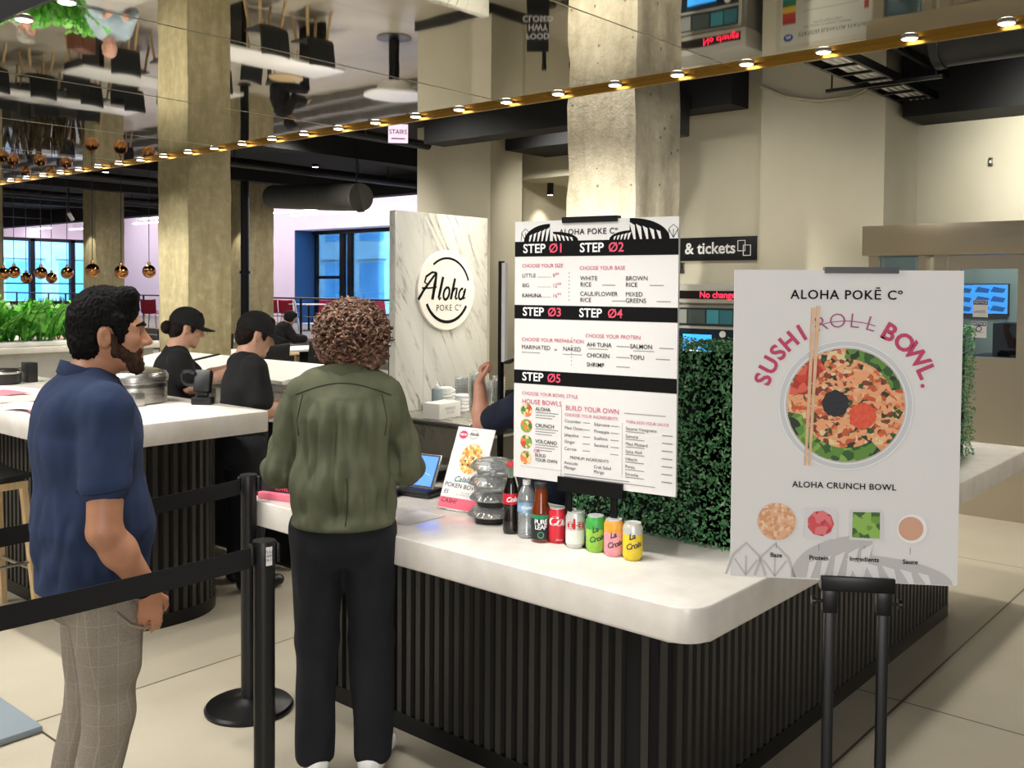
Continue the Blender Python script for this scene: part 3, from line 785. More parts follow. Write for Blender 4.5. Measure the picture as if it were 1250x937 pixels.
STAND = dict(head=(0, .03, 1.615), yaw=0, pitch=0, neck=(0, -.02, 1.46), chest=(0, -.01, 1.30), belly=(0, .0, 1.08), pelvis=(0, 0, .94),
             shR=(.185, -.01, 1.42), shL=(-.185, -.01, 1.42), elR=(.235, -.03, 1.13), elL=(-.235, -.03, 1.13), wrR=(.23, .05, .88), wrL=(-.23, .05, .88),
             hdR=(0, .1, -1), hdL=(0, .1, -1), pnR=(-1, 0, 0), pnL=(1, 0, 0), curl=.5,
             hipR=(.095, 0, .90), hipL=(-.095, 0, .90), knR=(.10, .02, .49), knL=(-.10, .02, .49), anR=(.105, -.02, .08), anL=(-.105, -.02, .08),
             ftR=(0, 1), ftL=(0, 1), cw=.165, cd=.70, bw=.15, bd=.78, armr=(.052, .043, .029))
def person(label, loc, rz, pose, shirt, pants, shoe, skinm, sleeve=.55, hem=.88, h=.009, loose=.014, shirt_disp=None, pants_disp=None,
           waist=1.0, armk=None, legloose=.02, group=None, hands=True, extra_shirt=None, extra_pants=None, pantcut=.05):
    J = dict(STAND); J.update(pose); A = {k: np.array(v, float) if isinstance(v, tuple) else v for k, v in J.items()}
    R = rotm(A['yaw'], A['pitch'], A.get('roll', 0))
    F = Field(); T = head_field(F, A['head'], R)
    F.cone(A['head'] + R @ V3(0, -.022, -.055), A['neck'], .053, .060, .03)
    F.cone(A['neck'], A['chest'], .075, A['cw']*.85, .05, ((0, 1, 0), A['cd'])).cone(A['chest'], A['belly'], A['cw']*.85, A['bw']*.85, .05, ((0, 1, 0), A['bd']))
    F.cone(A['belly'], A['pelvis'], A['bw']*.85, .13, .05, ((0, 1, 0), .8))
    for s in 'RL':
        a0, a1, a2 = A['armr']
        F.cone(A['neck'], A['sh'+s], .040, a0*.82, .03); F.cone(A['sh'+s], A['el'+s], a0, a1, .02)
        mid = A['el'+s]*.68 + A['wr'+s]*.32
        F.cone(A['el'+s], mid, a1*.98, a1*1.02, .015).cone(mid, A['wr'+s], a1*1.0, a2, .02)
        if hands: hand_field(F, A['wr'+s], A['hd'+s], A['pn'+s], 1 if s == 'R' else -1, A.get('curl'+s, A['curl']))
        F.cone(A['hip'+s], A['kn'+s], .075, .05, .03).cone(A['kn'+s], A['an'+s], .05, .035, .02)
    root = thing('person', label, 'person', loc, rz, group)
    link('body', F.mesh(h), skinm, root, 180)
    for s in (-1, 1):
        B().ball(tuple(T(s*.031, .0725, -.002)), .0122, 16).build('eye', mat('eye_white', '#d8d2cc', .2), root, 180)
    # shirt
    F = Field(); g = loose
    F.cone(A['neck'] + V3(0, 0, -.035), A['chest'], .075 + g, A['cw'] + g, .05, ((0, 1, 0), A['cd'])).cone(A['chest'], A['belly'], A['cw'] + g, A['bw'] + g, .05, ((0, 1, 0), A['bd']))
    low = A['pelvis'].copy(); low[2] = hem - .05 if A['pelvis'][2] > .85 else A['pelvis'][2]
    F.cone(A['belly'], low, A['bw'] + g, A['bw'] + g + .006, .05, ((0, 1, 0), A['bd'] + .04))
    for s in 'RL':
        a0, a1, a2 = A['armr']
        F.cone(A['neck'] + V3(0, 0, -.03), A['sh'+s], .05 + g*.4, a0 + g*.5, .05)
        if sleeve <= 1:
            e = A['sh'+s] + (A['el'+s] - A['sh'+s]) * sleeve; F.cone(A['sh'+s], e, a0 + g*.9, a1 + (a0-a1)*.4 + g*1.3, armk or .03)
        else:
            F.cone(A['sh'+s], A['el'+s], a0 + g*.9, a1 + g*1.1, armk or .03)
            e = A['el'+s] + (A['wr'+s] - A['el'+s]) * (sleeve - 1); F.cone(A['el'+s], e, a1 + g*1.1, a2 + g*1.2, .02)
    if extra_shirt: extra_shirt(F)
    if hem: F.cut((0, 0, -1), -hem)
    sd = shirt_disp if not (shirt_disp and hem) else (lambda p: shirt_disp(p) * min(1, max(0, (p.z - hem - .012)/.05)))
    sh = link('shirt', F.mesh(h, disp=sd, relax=2), shirt, root, 180)
    # trousers
    F = Field(); q = legloose
    F.ell(A['pelvis'] + V3(0, -.01, -.03), (.155*waist + q*.5, .115*waist + q*.6, .14), .05)
    F.ell(A['pelvis'] + V3(0, -.07, -.06), (.13*waist + q*.4, .075, .10), .05)
    for s in 'RL':
        F.cone(A['hip'+s], A['kn'+s], .085 + q, .060 + q, .025).cone(A['kn'+s], A['an'+s] + V3(0, 0, .0), .060 + q, .050 + q, .02)
    if extra_pants: extra_pants(F)
    F.cut((0, 0, -1), -pantcut); F.cut((0, 0, 1), A['pelvis'][2] + .12)
    link('trousers', F.mesh(h, disp=pants_disp, relax=2), pants, root, 180)
    for s in 'RL':
        a = A['an'+s]; f = V3(A['ft'+s][0], A['ft'+s][1], 0); f /= np.linalg.norm(f)
        zz = a[2] - .08
        F = Field(); F.cone(a*[1, 1, 0] + V3(0, 0, zz + .05) - f*.03, a*[1, 1, 0] + V3(0, 0, zz + .042) + f*.17, .045, .036, .03, ((0, 0, 1), .95)).cone(a*[1, 1, 0] + V3(0, 0, zz + .05), a + V3(0, 0, .02), .046, .044, .02).cut((0, 0, -1), -zz)
        link('shoe', F.mesh(.008), shoe, root, 180)
    return root, A, R, T
def folds(sx, sy, sz, amp, seed=0):
    o = Vector((seed*3.1, seed*1.7, seed*.9))
    def f(p):
        q = Vector((p.x*sx, p.y*sy, p.z*sz)) + o
        return amp * (1 - 2*abs(mnoise.noise(q))) * .8 - amp*.4 + amp*.5*mnoise.noise(q*2.3)
    return f
def seam(root, name, src, pts, m, r=.0022, d=(0, 1, 0), start=-1.0):
    me = src.data; bvh = BVHTree.FromPolygons([v.co.copy() for v in me.vertices], [tuple(p.vertices) for p in me.polygons])
    out = []
    for p in pts:
        o = Vector(p) + Vector(d)*start
        hit = bvh.ray_cast(o, Vector(d))
        if hit[0] is not None: out.append(hit[0] - Vector(d)*.0005)
    if len(out) > 1: return B().tube(out, r, 6).build(name, m, root, 180)
def cap_part(root, T, R, m, brim=True):
    c = Vector(T(0, -.012, .035)); M = Matrix.Translation(c) @ Matrix([list(r) for r in R]).to_4x4()
    b = B(); n = 28; rings = []
    for i in range(9):
        a = i/8*pi/2*.97; rings.append([(.092*cos(a)*cos(2*pi*j/n), .112*cos(a)*sin(2*pi*j/n), .004 + .095*sin(a)) for j in range(n)])
    b.loft([[(x, y, -.022) for x, y, z in rings[0]]] + rings, True, True, M)
    o = b.build('cap', m, root, 40)
    b = B(); top = []
    for i in range(11):
        a = -1.1 + 2.2*i/10; top.append(((.088*sin(a)), .098 + .0*cos(a)))
    outer = [(.082*sin(-1.45 + 2.9*i/10), .085 + .105*cos(-1.45 + 2.9*i/10)) for i in range(11)]
    vs = []; fs = []
    inner = [(.088*sin(-1.3 + 2.6*i/10), .104*cos(-1.3 + 2.6*i/10)) for i in range(11)]
    for (x, y), (x2, y2) in zip(inner, outer):
        vs += [(x, y, -.008 - 1.6*x*x), (x2, y2, -.016 - 2.6*x2*x2), (x, y, -.013 - 1.6*x*x), (x2, y2, -.021 - 2.6*x2*x2)]
    for i in range(10):
        k = i*4; fs += [(k, k+1, k+5, k+4), (k+2, k+6, k+7, k+3), (k+1, k+3, k+7, k+5)]
    b.faces(vs, fs, M).build('cap_brim', m, o, 60)
def hair_short(root, T, R, m, amp=.005, top=.0, h=.006, front=.02, nape=-.085):
    F = Field(); F.ell(T(0, -.020, .034), (.084, .106, .094 + top), .02, R)
    F.cone(T(-.035, .052, .098 + top*.6), T(.035, .052, .098 + top*.6), .026 + top*.3, .026 + top*.3, .03)
    F.ell(T(0, -.06, -.035), (.070, .058, .062), .03, R)
    for s in (-1, 1): F.cone(T(s*.068, .028, .04), T(s*.071, .030, -.022), .016, .010, .02)
    F.ell(T(0, .118, -.035), (.080, .082, .096), .012, R, op='-')
    for s in (-1, 1): F.ell(T(s*.09, -.008, -.020), (.034, .030, .040), .010, R, op='-')
    c = T(0, 0, nape); n = R @ V3(0, .25, -1); F.cut(n, n.dot(c))
    f = folds(75, 75, 45, amp)
    return link('hair', F.mesh(h, disp=lambda p: f(p) + .6*f(p*1.9)), m, root, 180)
def facing(u, d):
    f = np.array([RW[0, 0]*u + RW[0, 2]*d, RW[1, 0]*u + RW[1, 2]*d]); return atan2(-f[0], f[1])
def ground(u, dep): p = at_d(u, 350, dep); return Vector((p.x, p.y, 0))

# ---- man in the blue polo
SK1 = skin('#b07a5c', '#c08a6b')
NAVY = cloth('navy_pique_cotton', '#1d2d4c', '#24365a', 9)
def man_shirt(F):
    F.cone((0, .03, 1.05), (0, .035, .80), .136, .150, .06, ((0, 1, 0), .90))
    F.cone((-.1, -.04, 1.38), (.1, -.04, 1.38), .075, .075, .05); F.cone((0, .0, 1.44), (0, -.005, 1.38), .074, .10, .04)
    F.cone((-.07, .0, 1.435), (.07, .0, 1.435), .045, .045, .04)
def man_pants(F):
    F.cone((.128, .085, .78), (.125, .09, .62), .055, .05, .04)
mf1 = folds(7, 7, 3.5, .012, 1); mf2 = folds(16, 16, 7, .005, 2)
def man_disp(p):
    w = max(0, 1 - abs(p.z - .95)/.22); return mf1(p)*(.6 + .8*w) + mf2(p)*(.6 + w) - .004*max(0, 1 - abs(p.z - 1.02)/.05)
root, A, R, T = person('man in a navy polo shirt and grey plaid trousers, hand in pocket, facing the kiosk', ground(101, 2.92), facing(.84, .54),
    dict(head=(.02, .075, 1.605), pitch=-.02, yaw=-.24, neck=(0, .01, 1.45), chest=(0, .01, 1.29), belly=(0, .02, 1.06), pelvis=(0, .02, .90),
         shR=(.190, .035, 1.395), shL=(-.19, .0, 1.395), elR=(.235, .015, 1.05), wrR=(.198, .145, .848), hdR=(-.24, .06, -1), pnR=(-1, 0, 0), curlR=.25,
         elL=(-.24, -.03, 1.08), wrL=(-.215, .1, .86), hdL=(.2, .3, -.9), pnL=(1, 0, 0),
         hipR=(.09, .03, .84), hipL=(-.09, .03, .84), knR=(.10, .05, .47), knL=(-.10, .03, .47), anR=(.11, -.03, .08), anL=(-.10, -.06, .08), cw=.172, cd=.74, bw=.160, bd=.84, armr=(.056, .048, .030)),
    NAVY, PLAID, mat('white_leather', '#e8e6e2', .4), SK1, sleeve=.60, hem=.835, h=.0065, loose=.016, shirt_disp=man_disp, pants_disp=folds(8, 8, 3, .007, 4), waist=1.03, legloose=.012, extra_shirt=man_shirt, extra_pants=man_pants)
MAN = root
HB = hairmat('near_black_hair', '#060505', '#120f0e', 80)
hair_short(root, T, R, HB, .004, .016, .004)
F = Field(); k = .018
for s in (-1, 1):
    F.cone(T(s*.054, -.002, -.03), T(s*.024, .062, -.102), .023, .020, k); F.cone(T(s*.052, .02, -.05), T(s*.035, .055, -.07), .02, .018, k)
F.ell(T(0, .072, -.110), .022, .015); F.cone(T(-.026, .080, -.056), T(.026, .080, -.056), .010, .010, .01)
F.cone(T(-.02, .07, -.092), T(.02, .07, -.092), .02, .02, .01)
for s in (-1, 1): F.cone(T(s*.026, .079, -.058), T(s*.028, .068, -.09), .009, .012, .01)
for s in (-1, 1): F.cone(T(s*.0705, .016, .0), T(s*.058, .008, -.055), .011, .017, .012)
n = R @ V3(0, .62, 1.0); F.cut(n, n.dot(T(0, .0, .004)))
F.ell(T(0, .100, -.071), (.022, .012, .009), .004, R, op='-')
n2 = R @ V3(0, -1, 0); F.cut(n2, n2.dot(T(0, .004, 0)))
fb = folds(90, 90, 60, .003)
link('beard', F.mesh(.004, disp=fb), hairmat('dark_brown_beard', '#2a1d16', '#4c382b', 120), root, 180)
for s in (-1, 1):
    B().tube([tuple(T(s*.014, .098, .020)), tuple(T(s*.032, .092, .026)), tuple(T(s*.050, .074, .019))], [.004, .0055, .003], 8).build('eyebrow', HB, root, 180)
    B().ball(tuple(T(s*.032, .0802, -.002)), .0056, 12).build('iris', mat('dark_iris', '#1b120d', .15), root, 180)
# collar, sleeve hem, placket, buttons
def collar(root, c, r, hgt, m, tilt=.35, flare=.012, name='collar', ry=None):
    b = B(); n = 36; rings = []
    for (dr, z) in ((0, .0), (.004, hgt), (.006 + flare*.3, hgt + .004), (flare + .006, hgt*.2), (flare + .004, hgt*.1)):
        rings.append([(c[0] + (r + dr)*cos(2*pi*j/n), c[1] + (ry or r)*(1 + dr/r)*sin(2*pi*j/n), c[2] + z - tilt*(r*sin(2*pi*j/n))) for j in range(n)])
    return b.loft(rings, False).build(name, m, root, 60)
collar(root, (0, .018, 1.452), .070, .040, NAVY, .42, .018)
M2 = Matrix.Translation(Vector(A['shR']) + (Vector(A['elR']) - Vector(A['shR']))*.595) @ (Vector(A['elR']) - Vector(A['shR'])).to_track_quat('Z', 'Y').to_matrix().to_4x4()
shirt = [c for c in root.children if c.name.startswith('shirt')][0]; SN = mat('navy_seam', '#121a2c', .9)
seam(root, 'sleeve_hem_seam', shirt, [(0, y, 1.168 + .12*(y - .03)) for y in np.linspace(-.05, .11, 16)], SN, .0016, (-1, 0, 0))
BR = Vector(A['wrR'])*.93 + Vector(A['elR'])*.07
BM = Matrix.Translation(BR) @ (Vector(A['wrR']) - Vector(A['elR'])).to_track_quat('Z', 'Y').to_matrix().to_4x4()
for dz, c_ in ((0, INK), (.014, INK)):
    B().tube([BM @ Vector((.034*cos(2*pi*j/24), .034*sin(2*pi*j/24), dz + .005*sin(2*pi*j/24 + dz*90))) for j in range(25)], .0028, 6).build('bracelet', c_, root, 180)
B().tube([(.196, .05, .80), (.200, .09, .755), (.188, .13, .735), (.16, .165, .735)], .004, 6).build('pocket_edge', PLAID, root)

# ---- curly-haired customer
OLIVE = cloth('olive_cotton_twill', '#4a4d38', '#575a43', 7, 700)
NIGHT = cloth('navy_black_denim', '#0b0d14', '#11141d', 9, 600)
cf1 = folds(13, 13, 1.4, .052, 5); cf2 = folds(17, 17, 6, .011, 6)
def cur_disp(p):
    arm = abs(p.x) > .2
    w = max(0, 1 - abs(p.z - .95)/.10)
    if p.z > 1.36 and not arm: return cf2(p)*.35
    return (cf2(p)*1.2 if arm else cf1(p)*.85*min(1, (1.37 - p.z)/.10) + cf2(p)*(.4 + w)) + .012*w
def cur_shirt(F):
    F.cone((0, -.02, 1.0), (0, -.02, .86), .172, .182, .05, ((0, 1, 0), .86))
    F.cone((-.09, .01, 1.395), (.09, .01, 1.395), .06, .06, .05)
CL = ground(420, 3.45)
root, A, R, T = person('person with curly brown hair seen from behind, olive overshirt and dark trousers, ordering', CL, facing(-.08, 1),
    dict(head=(.022, .07, 1.55), pitch=.42, yaw=.1, neck=(.005, .02, 1.42), chest=(0, .0, 1.27), belly=(0, -.01, 1.08), pelvis=(.0, 0, .93),
         shR=(.150, .02, 1.36), shL=(-.150, .02, 1.36), elR=(.218, .05, 1.09), elL=(-.228, .05, 1.08), wrR=(.16, .27, 1.03), wrL=(-.10, .29, 1.03), hdR=(-.3, 1, 0), hdL=(.3, 1, 0), pnR=(0, 0, -1), pnL=(0, 0, -1),
         hipR=(.092, 0, .88), hipL=(-.092, 0, .88), knR=(.098, .01, .48), knL=(-.096, .01, .48), anR=(.105, -.02, .08), anL=(-.098, -.02, .08), cw=.138, cd=.70, bw=.140, bd=.80, armr=(.048, .044, .03), ftL=(-.25, 1), ftR=(.3, 1)),
    OLIVE, NIGHT, WHITEG, skin('#b98a6d', '#c79a7e'), sleeve=1.75, hem=.905, h=.0075, loose=.02, shirt_disp=cur_disp, pants_disp=folds(9, 9, 3, .008, 8), waist=.93, armk=.010, legloose=.018, extra_shirt=cur_shirt)
shirt = [c for c in root.children if c.name.startswith('shirt')][0]
SE = mat('dark_seam', '#2f3124', .9)
seam(root, 'yoke_seam', shirt, [(x, 0, 1.372 + .040*cos(x*10)) for x in np.linspace(-.165, .170, 28)], SE)
seam(root, 'centre_pleat', shirt, [(.022 + .006*sin(z*20), 0, z) for z in np.linspace(.93, 1.09, 10)], SE)
for s in (-1, 1): seam(root, 'armhole_seam', shirt, [(s*(.138 + .030*i/8) - (.0 if i < 5 else s*.006*(i-5)), 0, 1.372 - .018*i) for i in range(9)], SE)
collar(root, (.005, .035, 1.405), .072, .048, OLIVE, .30, .016)
# curls: one mesh of many little spirals over a full base
random.seed(11)
hb = B(); hc = Vector(T(0, -.02, .01)); n_c = 0
def on_hair(a, e):
    d = Vector((cos(e)*cos(a), cos(e)*sin(a), sin(e)))
    return Vector((hc.x + (.124 + .012*max(0, -d.z))*d.x, hc.y - .01 + .122*d.y, hc.z + .02 + (.108 if d.z > 0 else .135)*d.z)), d
bf = Field(); bf.ell(tuple(hc + Vector((0, -.01, .03))), (.112, .112, .100), .03).ell(tuple(hc + Vector((-.055, -.03, -.05))), (.06, .06, .06), .04).ell(tuple(hc + Vector((.065, -.03, -.06))), (.06, .06, .062), .04)
hb.mesh(bf.mesh(.01, disp=folds(38, 38, 38, .016)))
while n_c < 720:
    a = random.uniform(0, 2*pi); e = math.asin(random.uniform(-.95, 1)); p, d = on_hair(a, e)
    if d.y > .45 and e < .25: continue
    if p.z < hc.z - .085 + .03*abs(d.x) * -1 and abs(d.x) < .35: continue
    down = (Vector((0, 0, -1)) - d * Vector((0, 0, -1)).dot(d)); down = (down.normalized() if down.length > .1 else Vector((random.gauss(0, 1), random.gauss(0, 1), 0)).normalized())
    ax = (down + Vector((random.gauss(0, .5), random.gauss(0, .5), random.gauss(0, .3))) + d*.25).normalized()
    x = ax.cross(d).normalized(); y = ax.cross(x); Ln = random.uniform(.03, .055); r = random.uniform(.008, .014); ph = random.uniform(0, 6.3); tw = random.choice((-1, 1))*random.uniform(1.2, 2.0)
    pts = []
    for i in range(13):
        s = i/12; an = ph + tw*2*pi*s; pts.append(p - ax*Ln*.3 + ax*Ln*s + (x*cos(an) + y*sin(an))*r*(1 - .35*s) + d*random.uniform(0, .002))
    hb.tube(pts, [.0024 + .0030*sin(pi*min(1, .15 + i/13)) for i in range(13)], 5, cap=False); n_c += 1
cm = NT('curly_brown_hair'); cm.col(cm.ramp(cm.noise(cm.coord(), 55, 4), [(.3, '#2a1911'), (.5, '#5e4030'), (.72, '#a8836a')])); cm.b.inputs['Roughness'].default_value = .42
hb.build('hair', cm.m, root, 180)

# ---- kitchen staff and diners
BLK = cloth('black_jersey', '#0d0e10', '#141518', 8); CAPB = mat('black_cap_cotton', '#101113', .85)
SKL = skin('#d09c82', '#dcae95'); HK = hairmat('dark_hair', '#17110e', '#251b16', 70)
root, A, R, T = person('kitchen worker in black tee and cap, hair in a bun, reaching across the prep counter', ground(215, 6.3), facing(.88, .42),
    dict(head=(0, .07, 1.475), pitch=.25, neck=(0, .0, 1.33), chest=(0, -.01, 1.17), belly=(0, -.03, .98), pelvis=(0, -.05, .86), shR=(.17, .0, 1.27), shL=(-.17, .0, 1.27),
         elR=(.2, .06, 1.10), wrR=(.13, .29, 1.18), elL=(-.19, .17, 1.12), wrL=(-.04, .40, 1.21), hdR=(-.1, 1, .0), hdL=(.1, 1, -.1), pnR=(0, 0, -1), pnL=(0, 0, -1),
         hipR=(.09, -.03, .83), hipL=(-.09, -.03, .83), knR=(.1, 0, .46), knL=(-.1, 0, .46), cw=.155, bw=.15), BLK, NIGHT, BLACKP, SKL, sleeve=.7, hem=.80, h=.009, loose=.018, shirt_disp=folds(8, 8, 4, .008, 3))
hair_short(root, T, R, HK, .004, -.012, .007); cap_part(root, T, R, CAPB)
B().ball(tuple(T(0, -.125, -.03)), (.042, .04, .045), 16).build('hair_bun', HK, root, 180)
root, A, R, T = person('kitchen worker in black tee and cap with short hair, seen from behind', ground(301, 5.6), facing(.85, .53),
    dict(head=(0, .06, 1.47), pitch=.3, yaw=-.05, neck=(0, .0, 1.335), chest=(0, -.01, 1.17), belly=(0, -.02, .98), pelvis=(0, -.03, .86), shR=(.155, .0, 1.28), shL=(-.155, .0, 1.28),
         elR=(.185, .03, 1.03), wrR=(.12, .19, 1.06), elL=(-.18, .06, 1.02), wrL=(-.05, .26, 1.05), hdR=(-.2, 1, .0), hdL=(.2, 1, 0), pnR=(0, 0, -1), pnL=(0, 0, -1),
         hipR=(.09, -.02, .83), hipL=(-.09, -.02, .83), knR=(.1, 0, .46), knL=(-.1, 0, .46), cw=.142, bw=.138), BLK, NIGHT, BLACKP, SKL, sleeve=.72, hem=.80, h=.009, loose=.022, shirt_disp=folds(8, 8, 4, .008, 9))
hair_short(root, T, R, HK, .004, -.012, .007); cap_part(root, T, R, CAPB)
NAVT = cloth('dark_navy_jersey', '#121a2c', '#18223a', 8)
root, A, R, T = person('cashier in dark navy shirt and cap behind the menu board with one fist raised', ground(672, 4.45), facing(-.62, .55),
    dict(head=(0, .09, 1.415), pitch=.2, neck=(0, .0, 1.28), chest=(0, -.02, 1.12), belly=(0, -.03, .95), pelvis=(0, -.04, .84), shR=(.17, .0, 1.22), shL=(-.18, .03, 1.215),
         elL=(-.165, .27, 1.10), wrL=(-.12, .33, 1.285), hdL=(.15, .05, 1), pnL=(.7, -.7, .1), curlL=1.25, elR=(.2, .05, .98), wrR=(.1, .22, .9), hdR=(-.2, 1, 0), pnR=(0, 0, -1),
         hipR=(.09, -.02, .81), hipL=(-.09, -.02, .81), knR=(.1, 0, .45), knL=(-.1, 0, .45), cw=.17, bw=.165), NAVT, NIGHT, BLACKP, skin('#c78d74', '#d49d85'), sleeve=.62, hem=.78, h=.007, loose=.02, shirt_disp=folds(8, 8, 4, .008, 12))
hair_short(root, T, R, HK, .004, -.012, .007); cap_part(root, T, R, CAPB)
SIT = dict(head=(0, .06, 1.46), neck=(0, .0, 1.30), chest=(0, -.01, 1.14), belly=(0, -.02, .95), pelvis=(0, -.04, .84), shR=(.18, .02, 1.25), shL=(-.18, .02, 1.25),
           elR=(.24, .12, 1.03), wrR=(.12, .34, 1.16), elL=(-.24, .12, 1.03), wrL=(-.12, .34, 1.16), hdR=(-.3, 1, 0), hdL=(.3, 1, 0), pnR=(0, 0, -1), pnL=(0, 0, -1),
           hipR=(.1, 0, .82), hipL=(-.1, 0, .82), knR=(.12, .42, .78), knL=(-.12, .42, .78), anR=(.12, .34, .38), anL=(-.12, .34, .38), cw=.18, bw=.175)
SKO = skin('#d9a08c', '#e3b3a0'); LB = cloth('pale_blue_cotton', '#b9cede', '#c9dae6', 7); LG = cloth('pale_grey_cotton', '#c6c9bf', '#d5d7cd', 7)
SEATED = []
for (x, y, rz, sm, lab, hk) in ((5.66, 11.22, pi - .25, LB, 'balding man in a pale blue shirt seated at the white counter behind the plant', 0),
                                (4.75, 11.40, pi + .35, LG, 'grey-haired man in a pale grey shirt seated at the counter, leaning on his hand', 1)):
    P = dict(SIT)
    if hk: P.update(wrR=(.16, .2, 1.30), hdR=(-.3, .1, 1), pnR=(-1, -.3, 0), head=(.02, .08, 1.43))
    root, A, R, T = person(lab, (x, y, 0), rz, P, sm, cloth('grey_trouser_cloth', '#4a4b50', '#55565b'), BLACKP, SKO, sleeve=1.8, hem=.74, h=.011, loose=.03, shirt_disp=folds(8, 8, 5, .012, 14 + hk), pantcut=.4)
    if hk: hair_short(root, T, R, hairmat('grey_hair', '#9a9790', '#b9b5ac', 60), .004, -.008, .008)
    SEATED.append((x, y, rz))
p = ground(345, 18.5)
root, A, R, T = person('person in a black hooded jacket sitting hunched behind the second worker', p, facing(.9, .3),
    dict(SIT, head=(0, .16, 1.14), pitch=.5, neck=(0, .06, 1.0), chest=(0, .0, .85), belly=(0, -.05, .67), pelvis=(0, -.06, .54), shR=(.19, .06, .97), shL=(-.19, .06, .97), elR=(.24, .2, .75), elL=(-.24, .2, .75),
         wrR=(.12, .4, .74), wrL=(-.12, .4, .74), hipR=(.1, 0, .5), hipL=(-.1, 0, .5), knR=(.12, .42, .5), knL=(-.12, .42, .5), anR=(.12, .4, .08), anL=(-.12, .4, .08)), BLK, NIGHT, BLACKP, SKL, sleeve=1.9, hem=.46, h=.012, loose=.04, shirt_disp=folds(8, 8, 5, .012, 20), pantcut=.06)
hair_short(root, T, R, HK, .004, .0, .009)
F = Field(); F.ell(T(0, -.03, .01), (.11, .12, .125), .03, R).ell(T(0, .11, -.02), (.085, .09, .10), .02, R, op='-'); link('hood', F.mesh(.01), BLK, root, 180)
HOOD = p
# ------------------------------------------------------------------ printed boards
def board_frame(TL, TR, BL, dl, dr):
    """stand a vertical board between two real points; returns base point, rotation, width, height"""
    a = at_d(*TL, dl); b = at_d(*TR, dr); c = at_d(*BL, dl)
    d = Vector((b.x - a.x, b.y - a.y, 0)); return Vector((a.x, a.y, c.z)), atan2(d.y, d.x), d.length, a.z - c.z
LY = -.0008
def leaf_fan(b, bw, x, z, w, h, y, flip=1):
    """half monstera leaf: black dome with pale slashes"""
    P = [(0, 0)] + [(flip*w*(1 - cos(pi/2*i/12)), h*sin(pi/2*i/12)) for i in range(13)] + [(flip*w, 0)]
    flat(b, P, x, z, y)
    for k in range(5):
        s = .2 + .16*k; bx = flip*w*s
        flat(bw, [(bx, .0), (bx + flip*w*.05, .0), (bx + flip*w*(.13 + .01*k), h*(.42 + .10*k)), (bx + flip*w*.03, h*(.34 + .08*k))], x, z, y + LY)

# --- menu board
o, rz, MW, MH = board_frame((629, 273), (829, 262), (623, 583), 3.43, 3.10)
MH = .905
TB = .012
t = thing('menu_board', 'tall white menu board with black STEP bands on a black stand among the drinks', 'menu board', (o.x, o.y, o.z), rz)
B().box(0, MW, 0, TB, 0, MH).build('panel', WHITEP, t)
def P_(s, q): return (s*MW, MH*(1 - q))
for q0, q1 in ((.078, .136), (.324, .377), (.577, .630)):
    bands = B(); x, z = P_(.5, (q0+q1)/2); flat(bands, [(-MW/2, -MH*(q1-q0)/2), (MW/2, -MH*(q1-q0)/2), (MW/2, MH*(q1-q0)/2), (-MW/2, MH*(q1-q0)/2)], x, z, LY); bands.build('step_band', INK, t)
b = B(); bw = B()
x, z = P_(.03, .078); 
for s, w_, h_, f in ((.17, .135, .056, 1), (.44, .14, .036, -1), (.60, .16, .050, 1), (.86, .20, .068, -1)):
    pass
for q in ((.06*MW, MH*.922, .17*MW, .060, LY, 1), (.41*MW, MH*.922, .16*MW, .032, LY*1.5, -1), (.60*MW, MH*.922, .13*MW, .030, LY*1.5, 1), (.95*MW, MH*.922, .23*MW, .070, LY, -1)):
    b = B(); bw = B(); leaf_fan(b, bw, *q); lo_ = b.build('leaf_print', INK, t, 0); bw.build('leaf_print_cut', WHITEP, lo_, 0)
for s in (.07, .97):
    x = s*MW; st = B()
    for k in (-1, 0, 1): stroke(st, [(0, 0), (k*.016, .028)], .0022, x, MH*.925, LY)
    stroke(st, [(-.018, 0), (-.015, .03), (0, .042), (.015, .03), (.018, 0)], .0022, x, MH*.925, LY)
    st.build('leaf_outline_print', INK, t, 0)
def tx(items, name, m):
    for it in items:
        b = B()
        body, s, q, size = it[:4]; k = it[4] if len(it) > 4 else {}
        k = dict(dict(align='LEFT'), **k); x, z = P_(s, q); put_text(b, body, x, z, size, LY*2, **k); b.build(name, m, t, 0)
BO = dict(bold=.018)
tx([('ALOHA POKE Cº', .47, .046, .0275, dict(align='CENTER', space=1.1, bold=.01))], 'title_lettering', INK)
tx([('STEP', .055, .107, .044, BO), ('STEP', .42, .107, .044, BO), ('STEP', .055, .351, .042, BO), ('STEP', .42, .351, .042, BO), ('STEP', .055, .604, .042, BO)], 'step_lettering', WHITEI)
tx([('Ø1', .225, .107, .044, BO), ('Ø2', .595, .107, .044, BO), ('Ø3', .22, .351, .042, BO), ('Ø4', .595, .351, .042, BO), ('Ø5', .22, .604, .042, BO)], 'step_number', REDINK)
tx([('CHOOSE YOUR SIZE', .05, .172, .018), ('CHOOSE YOUR BASE', .42, .182, .018), ('CHOOSE YOUR PREPARATION', .05, .458, .018), ('CHOOSE YOUR PROTEIN', .46, .435, .018),
    ('CHOOSE YOUR BOWL STYLE', .055, .668, .017), ('HOUSE BOWLS', .055, .70, .0235), ('BUILD YOUR OWN', .34, .712, .0235), ('CHOOSE YOUR INGREDIENTS', .335, .738, .015), ('THEN ADD YOUR SAUCE', .71, .745, .0135),
    ('9⁹⁹', .25, .21, .019), ('12⁹⁹', .25, .248, .019), ('16⁹⁹', .25, .287, .019), ('OR', .135, .890, .018)], 'pink_lettering', PINK)
